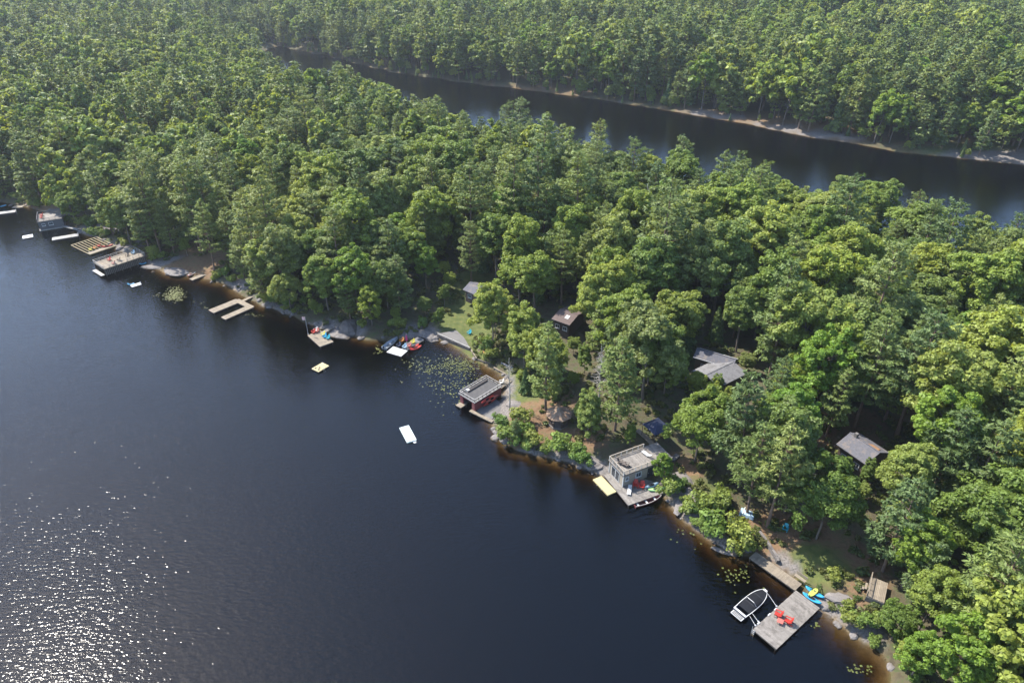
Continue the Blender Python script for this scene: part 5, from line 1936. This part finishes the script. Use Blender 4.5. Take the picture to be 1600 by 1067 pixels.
# sloped wooden deck on the bank
sc4 = zoomer(1240, 840, 4.4444)
g = G(*sc4(560, 400))
zd = g.z + 1.0
t_, L, W, z = dock('wooden_deck', 'wooden deck platform on the bank right of the kayaks', sc4(505, 400), sc4(630, 452), sc4(650, 312), zd, WOOD_T, cat='deck', piles=False)
for sx in (-.44, .44):
    for sy in (-.44, .44):
        MB().box((sx * L, sy * W, zd - 1.0), (.14, .14, 1.55)).build('post', WOOD_D, t_)
MB().box((0, -W / 2 - .03, zd - .55), (L, .05, .9)).build('skirt', WOOD_G, t_)
railing(t_, [(-L / 2 + .06, -W / 2 + .06), (-L / 2 + .06, W / 2 - .06)], zd, .9, WOOD_T, step=1.2)
st = MB()
for i in range(4):
    st.box((-L / 2 - .25 - i * .3, 0, zd - .2 - i * .22), (.28, 1.2, .05))
st.build('stair_treads', WOOD_T, t_)

# tarp and teal chair among the shrubs
g = G(*z8(715, 560))
tr_ = thing('tarp', 'pale blue tarp over a low stack among the shrubs', 'tarp', (g.x, g.y, g.z), R(-30))
rg = []
for i in range(9):
    x = -1.1 + i * .275
    rg.append([(x, .75, .02), (x, .62, .5 + .05 * math.sin(i * 2)), (x, .2, .66 + .06 * math.sin(i * 1.3)), (x, -.25, .62 + .05 * math.cos(i * 1.9)), (x, -.62, .5 + .05 * math.cos(i)), (x, -.78, .02)])
MB().rings(rg, closed=True).build('sheet', SKYB, tr_)
MB().bar((-.6, -.8, .66), (-.6, .8, .68), .12, .04).build('white_strip', WHITE, tr_)
MB().bar((.5, -.8, .70), (.5, .8, .70), .06, .03).build('strap', DARK, tr_)
g = G(*z8(1110, 715))
chair(z8(1110, 720), g.z, 240, TEAL, 'teal chair under the pines above the kayak dock')

# ================================================================== cottages
r5 = zoomer(1020, 520)
house('grey-roofed cottage largest roof among the trees above the beige boathouse', r5(405, 395), r5(690, 570), r5(915, 385), 6.6, 2.6, 1.0, BROWNW, ROOF_G, ridge='y', trim=WHITE)
house('cottage wing with mottled darker roof just behind the grey roof', r5(420, 250), r5(830, 372), r5(980, 300), 6.9, 3.0, 1.1, BROWNW, ROOF_K, ridge='x', trim=WHITE, name='cottage_wing')
house('dark cabin with charcoal roof beside the yellowish lawn', z9(285, 350), z9(500, 442), z9(620, 350), 5.6, 2.8, 1.1, BROWNW, ROOF_K, cat='cabin', name='cabin')
t_, L, W, he = house('brown-roofed cabin with a white skylight', z9(1210, 655), z9(1400, 722), z9(1500, 560), 6.6, 3.2, 1.0, BROWNW, ROOF_B, ridge='x', cat='cabin', name='cabin')
sk = MB().slabquad([(.1, -W * .30, he + .45), (1.0, -W * .30, he + .45), (1.0, -W * .16, he + .74), (.1, -W * .16, he + .74)], .2).build('skylight', WHITE, t_)
t_, L, W, he = house('charcoal-roofed cottage with orange needles along its ridge', zoomer(1260, 620)(310, 490), zoomer(1260, 620)(620, 705), zoomer(1260, 620)(810, 545), 7.4, 3.6, 1.3, BROWNW, ROOF_K, ridge='x')
nd = MB()
rr = random.Random(4)
MB().slabquad([(L * .05, W * .02, he + 1.31), (L * .42, W * .02, he + 1.31), (L * .36, W * .24, he + .80), (L * .12, W * .20, he + .90)], .02).build('needle_litter', NEEDLE, t_)
MB().box((-L * .3, 0, he + 1.5), (.5, .5, .9)).build('chimney', CONC, t_)

# ================================================================== shore rocks
ROCKS = [(z3(470, 400), 3.4, 2.0, .5, 'large flat grey boulder at the end of the flagpole gangway', GRANITE), (z3(570, 330), 3.0, 2.2, 1.5, 'dark brown boulder beside the flat one behind the flagpole dock', GRANITE_D),
         (z3(1370, 410), 3.2, 2.0, .9, 'grey boulder between white-topped dock and terrace', GRANITE), (z2(420, 385), 4.0, 1.2, .5, 'long flat rock shelf between railed deck and beach', GRANITE), (z2(640, 420), 3.6, 2.4, .4, 'wide grey rock slab at the beach', GRANITE),
         (z6(150, 400), 3.0, 1.4, .4, 'pale pink granite slope left of the beige boathouse', GRANITE), (z6(1110, 580), 1.8, 1.6, .5, 'pale granite hump right of the beige boathouse', GRANITE), (z6(1090, 850), 1.0, 2.0, .35, 'pale striped granite ledge at the water right of the beige boathouse', GRANITE),
         (z7(60, 140), 1.6, .5, .25, 'pale rock ledge left of the kayak dock walkway', GRANITE), (z7(1140, 720), .7, .6, .45, 'pale boulder at the landward corner of the wide dock', GRANITE), (z7(1300, 630), 2.0, 1.0, .4, 'pale rock ledge behind the blue kayaks', GRANITE), (z4(1240, 880), 1.4, 1.6, .5, 'pale rock heap beside the bare trunk', GRANITE), (z8(610, 620), 1.0, .8, .6, 'pinkish rock in front of the blue tarp', GRANITE)]
for i, (q, sx, sy, sz, lab, m_) in enumerate(ROCKS):
    g = G(*q)
    o = link('boulder', rock_mesh(i, sx, sy, sz, m_))
    o.location = (g.x, g.y, g.z - sz * .25)
    o.rotation_euler = (0, 0, R(-35) + random.uniform(-.4, .4))
    tag(o, lab, 'rock')
protos = [rock_mesh(100 + i, 1, random.uniform(.6, .9), random.uniform(.35, .6), [GRANITE, GRANITE, GRANITE_D][i % 3]) for i in range(9)]
nr = 0
for i in range(3, len(LAKE_PX) + 2):
    a, b_ = Vector((*lake[i], 0)), Vector((*lake[i + 1], 0))
    n = int((b_ - a).length / 1.1)
    for k in range(n):
        q = a.lerp(b_, (k + random.random()) / max(n, 1)) + Vector((random.gauss(0, .7), random.gauss(0, .7), 0))
        z = hz(q.x, q.y)
        px, py, sc = project(q.x, q.y, 0)
        if nr >= 190 or not (-10 < px < 1610 and py < 1080) or random.random() < .6 or z < -.5:
            continue
        if any(a0 < px < c_ and b0 < py < e_ for a0, b0, c_, e_ in [(1160, 862, 1262, 930), (930, 735, 1030, 790), (708, 590, 790, 665), (325, 455, 400, 500)]):
            continue
        nr += 1
        o = link('shore_rock', protos[random.randrange(9)])
        s_ = random.uniform(.25, .75) * (1.6 if random.random() < .15 else 1)
        o.scale = (s_, s_, s_)
        o.location = (q.x, q.y, z + .02 * s_)
        o.rotation_euler = (random.uniform(-.2, .2), random.uniform(-.2, .2), random.uniform(0, 6.28))
        zn = zone(px, py, 0)
        tag(o, 'weathered granite rock ' + zn, 'rock', 'rocks ' + zn)

# ================================================================== lily pads


def lilies(name, label, spots, seed):
    rng = np.random.default_rng(seed)
    mb = MB()
    for (cx, cy, rx, ry, n) in spots:
        for _ in range(n):
            u, v = rng.normal(size=2) * .45
            if u * u + v * v > 1.2:
                continue
            p = P(cx + u * rx, cy + v * ry, .02)
            if float(shore_d(np.array([p.x]), np.array([p.y]))[0]) > -.4:
                continue
            r_ = rng.uniform(.09, .20)
            a0 = rng.uniform(0, 6.28)
            tl = rng.normal(size=2) * .10
            k = 9
            vs = [(p.x, p.y, .025)] + [(p.x + r_ * math.cos(a0 + .3 + i * 5.7 / (k - 1)), p.y + r_ * math.sin(a0 + .3 + i * 5.7 / (k - 1)), .03 + abs(tl[0]) * r_ * math.cos(i * .7) + .012 * (i % 2)) for i in range(k)]
            mb.add(vs, [(0, i, i + 1) for i in range(1, k)])
    o = mb.build(name, LILY, kind='stuff')
    tag(o, label, 'lily pads')


lilies('lily_pads', 'broad patch of yellow-green lily pads in the cove by the terrace', [(700, 575, 60, 22, 230), (720, 568, 40, 14, 200), (690, 598, 40, 30, 60), (735, 595, 24, 30, 60), (655, 570, 40, 22, 50), (705, 620, 40, 40, 40)], 1)
lilies('lily_pads', 'small dense patch of pale lily pads off the stony beach', [(274, 460, 18, 14, 300), (268, 464, 16, 8, 120)], 2)
lilies('lily_pads', 'loose scatter of lily pads beside the powerboat', [(1155, 895, 44, 18, 30), (1145, 908, 50, 24, 16), (1345, 1045, 30, 12, 22), (1275, 975, 8, 8, 8), (1080, 835, 40, 30, 14), (800, 650, 20, 20, 3)], 3)
lilies('lily_pads', 'few floating leaves left of the white-topped dock and U-shaped dock', [(592, 545, 12, 12, 26), (385, 492, 26, 6, 16), (318, 475, 30, 8, 10), (248, 460, 12, 5, 8), (626, 596, 4, 4, 3)], 4)

# ================================================================== haze
m, t, out = nodes_of('thin_summer_haze')
pv = t.nodes.new('ShaderNodeVolumePrincipled')
pv.inputs['Color'].default_value = (.86, .92, 1.0, 1)
pv.inputs['Density'].default_value = .00010
pv.inputs['Anisotropy'].default_value = .35
t.links.new(pv.outputs[0], out.inputs['Volume'])
hz_o = MB().box((0, 760, 36.0), (3830, 2310, 98.0)).build('haze', m, kind='stuff')
hz_o['label'] = 'thin bluish summer haze over lake and forest'

# ------------------------------------------------------------------ tell look-alikes apart by their order in the view
ORD = 'first second third fourth fifth sixth seventh eighth ninth tenth'.split()
same = {}
for o in list(COL.objects):
    if o.parent is None and 'category' in o and 'group' in o and o.get('kind') != 'stuff':
        same.setdefault(o['label'], []).append(o)
for lab, lst in same.items():
    if 1 < len(lst) <= 10:
        lst.sort(key=lambda o: project(o.location.x, o.location.y, o.location.z + 5)[0])
        for k, o in enumerate(lst):
            o['label'] = lab + ', ' + ORD[k] + ' from the left'
